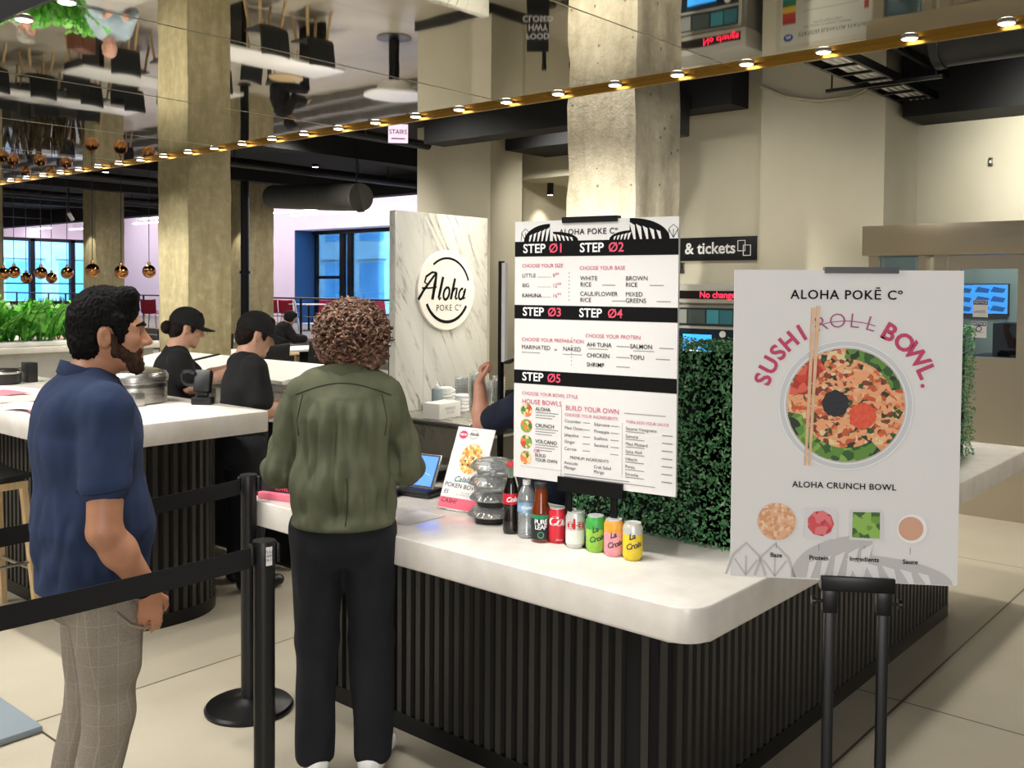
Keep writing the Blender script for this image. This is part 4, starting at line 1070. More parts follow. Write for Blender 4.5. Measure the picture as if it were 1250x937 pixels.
tx([('LITTLE', .05, .21, .019), ('BIG', .05, .248, .019), ('KAHUNA', .05, .287, .019, dict(bold=.01)), ('WHITE\nRICE', .425, .232, .021), ('BROWN\nRICE', .70, .232, .021), ('CAULIFLOWER\nRICE', .425, .29, .021), ('MIXED\nGREENS', .70, .29, .021),
    ('MARINATED', .05, .488, .021), ('or', .265, .492, .014), ('NAKED', .32, .488, .021), ('AHI TUNA', .47, .468, .020, dict(bold=.008)), ('SALMON', .73, .468, .020, dict(bold=.008)), ('CHICKEN', .47, .508, .020, dict(bold=.008)), ('TOFU', .73, .508, .020, dict(bold=.008)), ('SHRIMP', .47, .543, .020, dict(bold=.008)),
    ('ALOHA', .145, .726, .018, dict(bold=.01)), ('CRUNCH', .145, .790, .018, dict(bold=.01)), ('VOLCANO', .145, .852, .018, dict(bold=.01)), ('BUILD\nYOUR OWN', .145, .915, .016, dict(bold=.01)),
    ('Cucumber', .335, .762, .015), ('Maui Onion', .335, .788, .015), ('Jalapeños', .335, .815, .015), ('Ginger', .335, .841, .015), ('Carrots', .335, .868, .015), ('Edamame', .52, .765, .015), ('Pineapple', .52, .791, .015), ('Scallions', .52, .817, .015), ('Seaweed', .52, .843, .015),
    ('PREMIUM INGREDIENTS', .37, .900, .014), ('Avocado', .335, .922, .015), ('Masago', .335, .940, .015), ('Crab Salad', .52, .925, .015), ('Mango', .52, .943, .015),
    ('Sesame Vinaigrette', .71, .770, .0145), ('Samurai', .71, .798, .0145), ('Maui Mustard', .71, .826, .0145), ('Spicy Aioli', .71, .854, .0145), ('Hibachi', .71, .882, .0145), ('Ponzu', .71, .910, .0145), ('Sriracha', .71, .938, .0145)], 'black_lettering', INK)
b = B()
random.seed(5)
def gl_line(s, q, w, h=.0035):
    h *= .8
    x, z = P_(s, q); flat(b, [(0, -h/2), (w*MW, -h/2), (w*MW, h/2), (0, h/2)], x, z, LY)
for q in (.21, .248, .287): gl_line(.15, q + .005, .09, .0012)
for s, q in ((.56, .245), (.84, .245), (.62, .303), (.88, .303), (.65, .470), (.90, .470), (.65, .51), (.88, .51), (.65, .545)): gl_line(s, q, .08, .0032)
for s, q in ((.48, .483), (.75, .483), (.05, .508), (.32, .508)): gl_line(s, q, .12, .0026)
for q in (.726, .790, .852):
    for k in range(3): gl_line(.145, q + .013 + .010*k, .15 - .02*k, .003)
for k in range(7):
    gl_line(.71, .781 + .028*k, .11, .003); gl_line(.92, .783 + .028*k, .06, .004)
for k in range(5): gl_line(.45, .763 + .0265*k, .045, .003); gl_line(.62, .766 + .0262*k, .05, .003)
gl_line(.70, .714, .24, .003)
gl_line(.335, .965, .4, .003); gl_line(.335, .974, .55, .003)
for k in range(8):
    for s, q0 in ((.355, .20), (.375, .445)): flat(b, circ(.0022, 8), s*MW, MH*(1 - q0 - .0145*k), LY)
x, z = P_(.315, .81); flat(b, [(-.0007, -.17), (.0007, -.17), (.0007, .09), (-.0007, .09)], x, z, LY)
x, z = P_(.69, .85); flat(b, [(-.0006, -.09), (.0006, -.09), (.0006, .09), (-.0006, .09)], x, z, LY)
gl_line(.05, .955, .27, .0012)
b.build('grey_small_print', GREYINK, t, 0)
FOODA = m_food('printed_bowl_mix', [(0, '#e8823a'), (.22, '#d8452f'), (.4, '#4d7f34'), (.6, '#e9c9a0'), (.8, '#7aa548')], 70)
for q in (.733, .795, .858, .920):
    x, z = P_(.085, q); bb = B(); flat(bb, circ(.024, 28), x, z, LY); bb.build('bowl_print', FOODA, t, 0)
# clips and stand
B().box(.31*MW, .65*MW, -.006, TB + .012, MH - .010, MH + .010).box(.32*MW, .64*MW, TB, TB + .012, MH - .2, MH).build('top_clip', BLACKM, t)
B().box(.30*MW, .70*MW, -.01, TB + .014, -.028, .022).build('bottom_clip', BLACKM, t)
for s in (.36, .64): B().box(s*MW - .012, s*MW + .012, 0, TB, HT + .012 - o.z, -.02, .002).build('leg', BLACKM, t)
B().box(.34*MW, .66*MW, .0, .13, HT + .001 - o.z, HT + .009 - o.z, .003).build('foot', BLACKM, t)

# --- poke bowl poster on a floor stand
o, rz, PW, PH = board_frame((897, 329), (1177, 331), (889, 706), 2.235, 2.165)
t = thing('poster_stand', 'white SUSHI ROLL BOWL poster clipped to a black floor stand beside the counter', 'poster', (o.x, o.y, o.z), rz)
B().box(0, PW, 0, .012, 0, PH).build('panel', WHITEP, t)
def P_(s, q): return (s*PW, PH*(1 - q))
def tx2(items, name, m):
    for body, s, q, size, k in items:
        b = B(); x, z = P_(s, q); put_text(b, body, x, z, size, LY*4, **k); b.build(name, m, t, 0)
tx2([('ALOHA POKĒ Cº', .495, .080, .0295, dict(space=1.12, bold=.012)), ('ALOHA CRUNCH BOWL', .50, .692, .0195, dict(space=1.08, bold=.012)),
     ('Base', .205, .925, .0145, dict(bold=.02)), ('Protein', .395, .928, .0145, dict(bold=.02)), ('Ingredients', .595, .926, .0145, dict(bold=.02)), ('Sauce', .795, .928, .0145, dict(bold=.02))], 'black_lettering', INK)
cx, cz = P_(.500, .432); RB = .148
# arched headline
b = B(); bt = B()
def arch(bb, word, a0, a1, R, size, **k):
    n = len(word)
    for i, ch in enumerate(word):
        a = radians(a0 + (a1 - a0) * (i / max(1, n - 1))); put_text(bb, ch, cx + R*cos(a), cz + R*sin(a), size, LY*2, rot=a - pi/2, **k)
arch(b, 'SUSHI', 163, 121, .190, .052, bold=.03)
b.build('arched_bold_lettering', PINK, t, 0); b = B()
arch(b, 'BOWL', 61, 25, .190, .054, bold=.03); arch(b, '.', 16, 16, .186, .05, bold=.03)
b.build('arched_bold_lettering', PINK, t, 0)
arch(bt, 'ROLL', 107, 74, .192, .048, bold=-.012)
stroke(bt, [(.192*cos(radians(a)), .192*sin(radians(a))) for a in range(113, 69, -3)], .002, cx, cz, LY*3)
bt.build('struck_out_lettering', mat('thin_magenta_ink', '#a8527f', .55), t, 0)
# bowl picture (flat print)
def disc(name, r, m, k, x=0, z=0, ry=None):
    bb = B(); flat(bb, circ(r, 56, ry), cx + x, cz + z, LY*k); return bb.build(name, m, t, 0)
bb = B(); flat(bb, circ(RB, 64), cx, cz, LY); bb.build('bowl_print', mat('printed_bowl_rim', '#cfd0d3', .5), t, 0)
bb = B(); ring(bb, RB*.985, RB, cx, cz, LY*1.5); ring(bb, RB*.90, RB*.915, cx, cz, LY*1.5); bb.build('bowl_rim_print', mat('printed_rim_line', '#f3f3f4', .5), t, 0)
FOODB = m_food('printed_poke_bowl', [(0, '#c95a30'), (.16, '#e59a68'), (.3, '#f0b98c'), (.45, '#8a3a26'), (.56, '#35521f'), (.68, '#27331e'), (.76, '#e9d3a4'), (.88, '#d8703f')], 95, '#f0a878')
disc('food_print', RB*.875, FOODB, 2)
GRN = m_food('printed_green_mix', [(0, '#2f5a25'), (.3, '#5e8f35'), (.6, '#88b04e'), (.85, '#20301c')], 60)
bb = B(); P = [(RB*.87*cos(radians(a)), RB*.87*sin(radians(a))) for a in range(188, 312, 6)] + [(RB*.66*cos(radians(a)), RB*.66*sin(radians(a))) for a in range(306, 186, -8)]
flat(bb, P, cx, cz, LY*2.6); P = [(RB*.87*cos(radians(a)), RB*.87*sin(radians(a))) for a in range(18, 96, 6)] + [(RB*.72*cos(radians(a)), RB*.72*sin(radians(a))) for a in range(92, 14, -8)]
flat(bb, P, cx, cz, LY*2.6); bb.build('greens_print', GRN, t, 0)
bb = B(); P = [(RB*.86*cos(radians(a)), RB*.86*sin(radians(a))) for a in range(120, 172, 5)] + [(RB*.62*cos(radians(a)), RB*.62*sin(radians(a))) for a in range(166, 116, -8)]
flat(bb, P, cx, cz, LY*2.8); bb.build('tuna_print', m_food('printed_tuna', [(0, '#d2402f'), (.4, '#e4654c'), (.8, '#b92f27')], 45), t, 0)
def blob(name, x, z, r, m, seed):
    random.seed(seed); P = [(r*(1 + random.uniform(-.07, .07))*cos(2*pi*i/30), r*(1 + random.uniform(-.07, .07))*sin(2*pi*i/30)) for i in range(30)]
    bb = B(); flat(bb, P, cx + x, cz + z, LY*3.4); return bb.build(name, m, t, 0)
blob('black_roe_print', -.022, .004, .030, mat('printed_black_roe', '#17181d', .6, var=('#30323a', 300)), 1)
blob('red_roe_print', .038, -.023, .029, mat('printed_red_roe', '#e2472f', .6, var=('#ee6a4a', 160)), 2)
bb = B()
for x0, x1, w_ in ((-.074, -.086, .0085), (-.063, -.077, .0085)): stroke(bb, [(x0, .222 if x0 < -.07 else .226), (x1, -.14)], [w_, w_*.62], cx, cz, LY*4)
bb.build('chopstick_print', mat('printed_chopsticks', '#d8ab84', .55, var=('#e7c4a2', 30)), t, 0)
# four ingredients
ROWS = .815
def small(name, s, m, shape, k=2):
    x, z = P_(s, ROWS + (.0 if s < .7 else .006)); bb = B(); flat(bb, shape, x, z, LY*k); return bb.build(name, m, t, 0)
small('rice_print', .205, m_food('printed_rice', [(0, '#e6b48d'), (.4, '#d99d72'), (.75, '#f0cbaa')], 140), circ(.043, 30))
sq = lambda w: [(-w, -w*.98), (w*1.02, -w), (w, w), (-w*.98, w*.96)]
small('dish_print', .40, mat('printed_dish', '#dcdadb', .5), sq(.036)); small('protein_print', .40, m_food('printed_protein', [(0, '#d85058'), (.4, '#e57b7e'), (.8, '#c63d49')], 60), circ(.030, 9), 3)
small('dish_print', .60, mat('printed_dish', '#dcdadb', .5), sq(.036)); small('edamame_print', .60, m_food('printed_edamame', [(0, '#6d9a3c'), (.4, '#8fbb55'), (.75, '#3f6324')], 70), sq(.030), 3)
small('dish_print', .80, mat('printed_cup', '#f6f4f3', .5), circ(.033, 30)); small('sauce_print', .795, mat('printed_sauce', '#d6a58a', .5), circ(.027, 30), 3)
bb = B()
for s in (.205, .395, .595, .795): x, z = P_(s, .893); flat(bb, [(-.0007, -.008), (.0007, -.008), (.0007, .008), (-.0007, .008)], x, z, LY)
bb.build('pointer_print', GREYINK, t, 0)
b = B(); bw = B()
for q in ((.27*PW, .004, .36*PW, .105, LY, 1), (.98*PW, .002, .46*PW, .062, LY*1.9, -1)):
    b = B(); bw = B(); leaf_fan(b, bw, *q); lo_ = b.build('leaf_print', SOFTINK, t, 0); bw.build('leaf_print_cut', WHITEP, lo_, 0)
for s in (.07, .20):
    b = B(); stroke(b, [(-.045, .0), (-.03, .045), (0, .075), (.03, .045), (.045, .0)], .006, s*PW, .004, LY)
    for k in (-1, 0, 1): stroke(b, [(0, 0), (k*.026, .045 - abs(k)*.008)], .004, s*PW, .004, LY)
    b.build('leaf_outline_print', SOFTINK, t, 0)
B().box(.40*PW, .72*PW, -.006, .024, PH - .007, PH + .007).box(.41*PW, .71*PW, .012, .024, PH - .3, PH).build('top_clip', BLACKM, t)
c0, c1 = .405*PW, .73*PW
B().box(c0, c1, -.012, .026, -.022, .012, .002).build('bottom_clip', BLACKM, t)
for x in (c0 + .022, c1 - .022):
    B().box(x - .0115, x + .0115, -.002, .016, .012 - o.z, -.018, .002).box(x - .017, x + .017, -.006, .020, -.075, -.02, .003).build('leg', BLACKM, t)
    sg = -1 if x < PW*.5 else 1
    B().tube([(x + sg*.017, .007, -.05), (x + sg*.034, .007, -.05)], .004, 8).lathe([(.011, -.004), (.011, .004)], 14, M=Matrix.Translation((x + sg*.036, .007, -.05)) @ Matrix.Rotation(pi/2, 4, 'Y')).build('wing_screw', BLACKM, t)
B().box(c0 - .12, c1 + .12, -.2, .2, .001 - o.z, .013 - o.z, .004).build('foot', BLACKM, t)

# ------------------------------------------------------------------ marble sign wall
MX0, MX1, MY = 4.42, 5.34, 4.84
t = thing('marble_sign_panel', 'white marble panel with a round Aloha sign standing behind the steel counter', 'sign panel', (MX0, MY, 0))
pw = MX1 - MX0; ph = 2.262
B().box(0, pw, 0, .06, .002, ph, .003).build('slab', MARBLE, t)
B().box(.262, .265, -.0008, .0, .003, ph - .003).build('joint', mat('panel_joint', '#a9a79f', .6), t)
sx0, sz0, SR = .475, 1.727, .283
d = B(); d.lathe([(SR, 0), (SR, .018), (SR - .004, .022)], 72, M=Matrix.Translation((sx0, -.0, sz0)) @ Matrix.Rotation(pi/2, 4, 'X'))
dd = d.build('round_sign', CREAM, t, 40)
b = B(); Y = -.0235
ring(b, .218, .234, sx0, sz0, Y, radians(18), radians(128)); ring(b, .212, .234, sx0, sz0, Y, radians(205), radians(330))
ink = lambda pts, w: stroke(b, [(p[0] + .25*p[1], p[1]) for p in pts], w, sx0 - .06, sz0 + .01, Y - .0005)
# brush lettering: A l o h a
ink([(-.205, -.075), (-.17, -.01), (-.10, .085), (-.075, .112)], [.022, .02, .018, .016]); ink([(-.075, .112), (-.072, .03), (-.07, -.075)], [.016, .03, .026])
ink([(-.19, .005), (-.12, .005), (-.05, .012)], [.014, .012, .01]); ink([(-.075, .112), (-.12, .115), (-.17, .085), (-.175, .045), (-.15, .035)], [.014, .016, .018, .016, .012])
ink([(-.005, .085), (-.008, .0), (-.012, -.06), (-.002, -.075), (.012, -.06)], [.024, .025, .022, .016, .01])
ink(arc(.058, -.032, .028, 90, 450, 18, .043), .019)
ink([(.118, .075), (.115, 0), (.112, -.075)], [.022, .023, .023]); ink([(.114, -.03), (.135, .005), (.155, .005), (.157, -.03), (.155, -.062), (.165, -.075), (.178, -.06)], [.012, .014, .018, .02, .018, .014, .01])
ink(arc(.212, -.036, .026, 70, 400, 16, .038), .018); ink([(.243, .004), (.24, -.04), (.243, -.072), (.262, -.06)], [.018, .019, .016, .01])
b.build('brush_lettering', INK, dd, 0)
b = B(); put_text(b, 'POKE Cº', sx0 + .015, sz0 - .125, .062, Y, sx=.95, space=1.15); b.build('small_lettering', INK, dd, 0)

# ------------------------------------------------------------------ steel back counter with cups
SX0, SX1, SY0, SY1, SZ = 4.32, 5.35, 4.05, 4.82, .905
t = thing('steel_counter', 'stainless steel back counter with shelves below in front of the marble panel', 'counter', ((SX0+SX1)/2, (SY0+SY1)/2, 0))
w2, d2 = (SX1-SX0)/2, (SY1-SY0)/2
B().box(-w2, w2, -d2, d2, SZ - .04, SZ, .004).build('worktop', STEEL, t)
B().box(-w2, w2, -d2 + .03, d2, .52, .54).box(-w2, w2, -d2 + .03, d2, .2, .22).build('shelf', STEEL, t)
for sx in (-1, 1):
    for sy in (-1, 1): B().box(sx*(w2-.03) - .02, sx*(w2-.03) + .02, sy*(d2-.03) - .02, sy*(d2-.03) + .02, 0, SZ - .04).build('leg', STEEL, t)
B().box(-w2 + .06, w2 - .06, -d2 + .05, -d2 + .08, .62, .84).build('drawer', DARKSTEEL, t); B().tube([(-w2 + .2, -d2 + .03, .8), (w2 - .2, -d2 + .03, .8)], .01).build('drawer_handle', STEEL, t)
def lathe_thing(name, prof, m, label, cat, loc, seg=28, group=None):
    o = B().lathe(prof, seg).build(name, m, None, 40); o.location = loc; return tag(o, label, cat, group)
def on(u, v, z): p = at_z(u, v, z); return (p.x, p.y, z + .001)
p = (4.56, 4.58, SZ + .001)
t = thing('syrup_bottle', 'tall grey cylinder bottle with a white pump on the steel counter', 'bottle', p)
B().lathe([(.034, 0), (.037, .004), (.037, .16), (.030, .17), (.014, .175)], 24).build('body', mat('grey_syrup', '#7e8a8c', .35), t)
B().lathe([(.016, .175), (.016, .19), (.006, .192), (.005, .215)], 16).build('pump', WHITEG, t)
o = tag(B().box(-.11, .11, -.07, .07, 0, .10, .004).build('tissue_box', mat('white_carton', '#dddad2', .6), None), 'white carton with small print on the steel counter beside the marble edge', 'box'); o.location = (4.455, 4.43, SZ + .001); o.rotation_euler[2] = .1
b = B(); put_text(b, 'NAPKINS\nTO GO', 0, .05, .026, -.0708); b.build('lettering', GREYINK, o, 0)
k = 0
for i, (x, y, n) in enumerate(((4.70, 4.64, 7), (4.79, 4.70, 6), (4.77, 4.55, 5))):
    for j in range(n):
        lathe_thing('paper_bowl', [(.045, .0), (.05, .004), (.05, .018), (.043, .022), (.01, .022)], WHITEG, 'white paper bowl in a stack between the grey bottle and the clear cups', 'bowl', (x, y, SZ + .001 + .0235*j), 22, 'white paper bowls on the steel counter')
for i, (x, y, n) in enumerate(((4.92, 4.70, 6), (5.03, 4.66, 7), (5.00, 4.53, 5), (5.13, 4.72, 7), (5.15, 4.55, 6))):
    for j in range(n):
        lathe_thing('clear_cup', [(.033, 0), (.046, .115), (.049, .118), (.0465, .118), (.034, .006)], CLEAR, 'clear plastic cup nested in a stack against the marble panel', 'cup', (x, y, SZ + .001 + .019*j), 22, 'clear cups on the steel counter')
# ------------------------------------------------------------------ drinks in a row on the counter
def wrap_text(body, size, r, z, az, m, name, parent, tilt=0, dr=.0004, **k):
    """lettering bent round a cylinder; az = direction the text faces"""
    me = text_mesh(body, size, **k)
    for v in me.vertices:
        x = v.co.x*cos(tilt) - v.co.y*sin(tilt); y = v.co.x*sin(tilt) + v.co.y*cos(tilt)
        a = az + x/r; v.co = Vector(((r+dr)*cos(a), (r+dr)*sin(a), z + y))
    return link(name, me, m, parent, 0)
def face_cam(loc): return atan2(EYE[1]-loc[1], EYE[0]-loc[0])
def can(label, loc, base_m, bands, texts):
    t = thing('drink_can', label, 'can', loc, 0, 'drink cans in a row')
    B().lathe([(.024, .003), (.0265, 0), (.0325, .012), (.0331, .016), (.0331, .104), (.027, .1185), (.0272, .121), (.0262, .121), (.0252, .1175), (.004, .1172)], 36).build('body', base_m, t, 40)
    al = mat('can_aluminium', '#dcdddd', .35, .35)
    B().lathe([(.0273, .1186), (.0275, .1212), (.0262, .1214), (.0252, .1179), (.002, .1177)], 36).build('lid', al, t, 40)
    B().box(-.008, .011, -.006, .006, .1178, .1187, .0004).build('pull_tab', al, t)
    for z0, z1, m in bands:
        prof = [(.0333, z0), (.0333, min(z1, .104))]
        if z1 > .104: prof.append((.0333 - .0061*(z1-.104)/.0145, z1))
        B().lathe(prof, 36, cap=False).build('colour_band', m, t, 40)
    a = face_cam(loc)
    for body, size, z, tilt, m, kw, da in texts: wrap_text(body, size, .0334, z, a + da, m, 'lettering', t, tilt, **kw)
    return t
CR = mat('can_red', '#d22b3a', .3); CS = mat('can_silver', '#d4d3cf', .3, .3); CG = mat('can_green', '#2f9a4c', .32, var=('#4fae4f', 40)); CLG = mat('can_lime', '#a9cf4b', .32, var=('#7fbf45', 60))
CO = mat('can_orange', '#eeb044', .32, var=('#e59a3d', 40)); CPK = mat('can_pink', '#e58fa0', .32, var=('#eeb0b4', 40)); CY = mat('can_yellow', '#ecd43c', .32, var=('#e3c62c', 40)); CW = mat('can_white', '#e9e6e2', .3)
CRED = mat('can_red_ink', '#c3202c', .4); CDK = mat('can_dark_ink', '#4a3a4a', .4); CGR = mat('can_dark_green_ink', '#215a35', .4)
script = dict(shear=.35, bold=.03, space=.9)
p = [on(680, 661, HT), on(702, 667, HT), on(727, 672, HT), on(749, 677, HT), on(772, 682, HT)]
can('red cola can with white script beside the dark tea bottle', p[0], CR, [], [('Cola', .046, .078, 0, WHITEI, dict(script, sx=None) if 0 else script, .12), ('355 mL', .008, .014, 0, WHITEI, {}, .25)])
can('silver can with big red letters between the red can and the green can', p[1], CS, [(.016, .062, CW)], [('oke', .048, .083, 0, CRED, dict(bold=.04, space=.82), .05)])
can('green and lime sparkling water can in the middle of the can row', p[2], CLG, [(.078, .117, CG)], [('La', .026, .078, .3, CGR, script, -.1), ('Croix', .026, .048, .25, CGR, script, .1)])
can('pink and orange sparkling water can next to the yellow can', p[3], CPK, [(.08, .117, CO)], [('La', .026, .072, .3, CDK, script, -.1), ('Croix', .026, .042, .25, CDK, script, .1)])
can('yellow and silver sparkling water can at the end of the can row', p[4], CY, [(.086, .117, CS)], [('La', .026, .08, .3, CDK, script, -.1), ('Croix', .026, .05, .25, CDK, script, .1)])
# glass cola bottle
loc = on(623.5, 650, HT); t = thing('cola_bottle', 'tall dark glass cola bottle with red cap and red label', 'bottle', loc)
K = 1.0
B().lathe([(.02, .002), (.027, 0), (.0295, .012), (.0295, .05), (.026, .075), (.029, .10), (.030, .125), (.027, .155), (.0165, .19), (.0135, .202)], 32).build('body', mat('cola_glass', '#120a08', .08, coat=.5), t, 60)
B().lathe([(.0133, .2021), (.0125, .235), (.0145, .238), (.0145, .244), (.012, .246)], 28).build('neck', mat('greenish_glass', '#a9c0ae', .08, trans=.6), t, 60)
B().lathe([(.0155, .242), (.0155, .252), (.013, .256), (.002, .256)], 24).build('cap', CR, t)
B().lathe([(.0303, .108), (.0306, .118), (.0303, .135), (.0292, .147)], 32, cap=False).build('label', CR, t)
wrap_text('Cola', .024, .0312, .126, face_cam(loc) + .05, WHITEI, 'lettering', t, .05, **script)
# water bottle
loc = on(642.5, 655, HT); t = thing('water_bottle', 'clear plastic water bottle with white cap and blue label', 'bottle', loc)
pr = [(.026, 0), (.031, .006)]
for k in range(5): pr += [(.032, .016 + .014*k), (.0295, .022 + .014*k)]
pr += [(.032, .092), (.032, .13), (.031, .145), (.026, .165), (.016, .182), (.0125, .188), (.0125, .196)]
B().lathe(pr, 32).build('body', m_glass('water_plastic', '#eef6fa', .6, .16), t, 60)
B().lathe([(.0145, .188), (.0145, .204), (.013, .206), (.002, .206)], 24).build('cap', WHITEG, t)
B().lathe([(.0326, .092), (.0326, .128)], 32, cap=False).build('label', mat('blue_label', '#3f76b5', .4, var=('#a9cfe6', 30)), t)
wrap_text('Water', .018, .0327, .110, face_cam(loc), WHITEI, 'lettering', t, .1, **script)
# tea bottle
loc = on(660, 660, HT); t = thing('tea_bottle', 'amber tea bottle with dark cap and black and green label', 'bottle', loc)
B().lathe([(.03, 0), (.034, .004), (.034, .10), (.031, .118), (.023, .14), (.021, .19)], 30).build('body', mat('amber_tea', '#5e230c', .08, var=('#8a3a12', 12), coat=.4), t, 60)
B().lathe([(.0235, .189), (.0235, .205), (.022, .207), (.002, .207)], 28).build('cap', mat('dark_grey_cap', '#2c2b2b', .5), t)
B().lathe([(.0344, .012), (.0344, .098)], 30, cap=False).build('label', mat('tea_label', '#20282a', .45), t)
B().lathe([(.0346, .084), (.0346, .098)], 30, cap=False).build('label_band', mat('tea_green', '#1f8a5a', .45), t)
wrap_text('PURE\nLEAF', .023, .0346, .064, face_cam(loc), WHITEI, 'lettering', t, 0, bold=.02, space=.85, line=.8)
wrap_text('●', .03, .0346, .026, face_cam(loc), mat('tea_leaf_green', '#5fae7c', .45), 'leaf_mark', t, 0)
# clear takeaway containers
BB = mat('black_tray', '#17181a', .3)
c0 = on(600, 636, HT)
zs = c0[2]
for i, lab in enumerate(('black-based clear takeaway bowl at the bottom of the stack beside the cola bottle', 'black-based clear takeaway bowl second from the counter in the stack', 'clear takeaway bowl third from the counter in the stack', 'clear takeaway bowl topmost of the stack beside the cola bottle')):
    t = thing('takeaway_bowl', lab, 'food container', (c0[0] + (.006 if i % 2 else -.004), c0[1], zs), .3*i, 'takeaway bowls stacked on the counter')
    hh = .055 if i < 3 else .04
    B().lathe([(.055, 0), (.060, .003), (.068, .022), (.072, .024), (.072, .026), (.06, .026)], 32).build('bowl', BB if i in (0, 1) else CLEAR, t)
    B().lathe([(.070, .0262), (.088, .028), (.089, .032), (.080, .044), (.066, .056), (.050, .058), (.048, .055), (.01, .055)], 32).build('lid', CLEAR, t)
    zs += .0595
# promo card in an acrylic holder
loc = on(556, 625, HT); t = thing('promo_sign', 'white promotional card of a bowl in a clear holder, pink strip at its foot', 'sign', loc, radians(-84))
lean = Matrix.Translation((0, 0, .004)) @ Matrix.Rotation(radians(-24), 4, 'X') @ Matrix.Diagonal((1.28, 1, 1.2, 1))
w2 = .073; hh = .285
B().box(-w2, w2, 0, .003, .004, hh).build('card', WHITEP, t, M=lean)
B().box(-w2 - .003, w2 + .003, .0032, .0055, .002, .20).build('acrylic_holder', CLEAR, t, M=lean)
B().box(-w2, w2, -.0012, -.0004, .006, .042).build('pink_strip', mat('pink_print', '#ee6a80', .5), t, M=lean)
b = B(); flat(b, circ(.048, 44, .058), .008, .178, -.0006); b.build('bowl_rim_print', mat('print_rim', '#dcdcda', .5), t, M=lean)
b = B(); flat(b, circ(.042, 44, .052), .008, .178, -.0011); b.build('bowl_print', m_food('printed_corn_bowl', [(0, '#e88a3c'), (.3, '#f1c96a'), (.55, '#e8a55a'), (.72, '#f3e2b8'), (.92, '#5c4a28')], 110), t, M=lean)
b = B(); st = [((.021 if i % 2 else .014)*cos(2*pi*i/22), (.017 if i % 2 else .012)*sin(2*pi*i/22)) for i in range(22)]; flat(b, st, -.045, .258, -.0006); b.build('burst_print', PINK, t, M=lean)
b = B(); put_text(b, 'NEW', -.045, .258, .011, -.0011, bold=.03); b.build('burst_lettering', WHITEI, t, 0, M=lean)
b = B(); ring(b, .0145, .0155, -.004, .262, -.0006, radians(10), radians(140)); ring(b, .0145, .0155, -.004, .262, -.0006, radians(200), radians(335)); put_text(b, 'Aloha', -.004, .263, .015, -.0006, shear=.3, bold=.02)
b.build('logo_print', INK, t, 0, M=lean)
for tx_, x_, z_, s_, y_ in (('POKEN BOWL', .0, .082, .021, -.0006), ('ES', -.055, .060, .019, -.0006), ('CASH?', -.035, .030, .021, -.0016)):
    b = B(); put_text(b, tx_, x_, z_, s_, y_, bold=.005, shear=.06, rot=-.03); b.build('handwriting', INK, t, 0, M=lean)
b = B(); put_text(b, 'Calabash', .01, .106, .027, -.0006, shear=.35, bold=.015, rot=.04); b.build('script_lettering', mat('teal_ink', '#2c6a78', .5), t, 0, M=lean)
b = B(); put_text(b, 'Try it today\nfor a limited time only', .02, .058, .0075, -.0006); b.build('small_lettering', GREYINK, t, 0, M=lean)
# tablet till and card reader
loc = on(513, 604, HT); t = thing('tablet_till', 'tablet card terminal with a glowing blue screen on a black stand', 'tablet', loc, radians(-80))
lean = Matrix.Translation((0, -.01, .03)) @ Matrix.Rotation(radians(-28), 4, 'X')
B().box(-.085, .085, -.06, .06, 0, .032, .012).build('stand', BLACKP, t)
B().box(-.072, .072, -.004, .008, 0, .155, .006).build('tablet_body', mat('tablet_rim', '#b8bcc0', .3, .6), t, M=lean)
B().box(-.068, .068, -.0055, -.0042, .004, .151).build('bezel', BLACKP, t, M=lean)
B().box(-.060, .060, -.0065, -.0056, .012, .143).build('screen', SCREENB, t, M=lean)
b = B(); flat(b, [(-.04, -.02), (.0, .004), (.045, -.01), (.045, -.012), (.0, .002), (-.04, -.022)], 0, .07, -.007); b.build('screen_line', mat('screen_line', '#7fb0ff', .4, emit=1), t, 0, M=lean)
loc = on(479, 604, HT); t = thing('card_reader', 'small black card reader lying on the counter beside the olive sleeve', 'card reader', loc, radians(-60))
B().box(-.035, .035, -.05, .05, 0, .03, .008).build('body', BLACKP, t); B().box(-.026, .026, -.01, .042, .0301, .031).build('screen', DARKSTEEL, t)
# acrylic pink sign by the far end of the counter
loc = on(340, 609, HT); t = thing('table_sign', 'small black and pink BOWL sign block on the counter end beside the belt posts', 'sign', loc, radians(-75))
B().box(-.085, .085, -.03, .03, 0, .028, .003).build('block', mat('pink_acrylic', '#e8798c', .2), t); B().box(-.085, .085, -.004, .004, .028, .095).build('card', mat('black_card', '#27272a', .5), t)
b = B(); put_text(b, 'POKE', .02, .066, .024, -.0045, bold=.03); b.build('white_lettering', WHITEI, t, 0)
b = B(); put_text(b, 'BOWL', .02, .044, .024, -.0045, bold=.03); b.build('pink_lettering', REDINK, t, 0)
tag(B().box(-.1, .1, -.07, .07, 0, .001).build('receipt_paper', mat('silver_paper', '#c9c7c4', .6), None), 'flat grey paper sheet on the counter below the promotional card', 'paper').location = on(505, 632, HT)
tag(B().box(-.13, .13, -.09, .09, 0, .05, .01).build('till_drawer', BLACKP, None), 'black till base behind the tablet on the counter', 'till').location = (3.0, 2.78, HT + .001) if 0 else on(520, 585, HT)

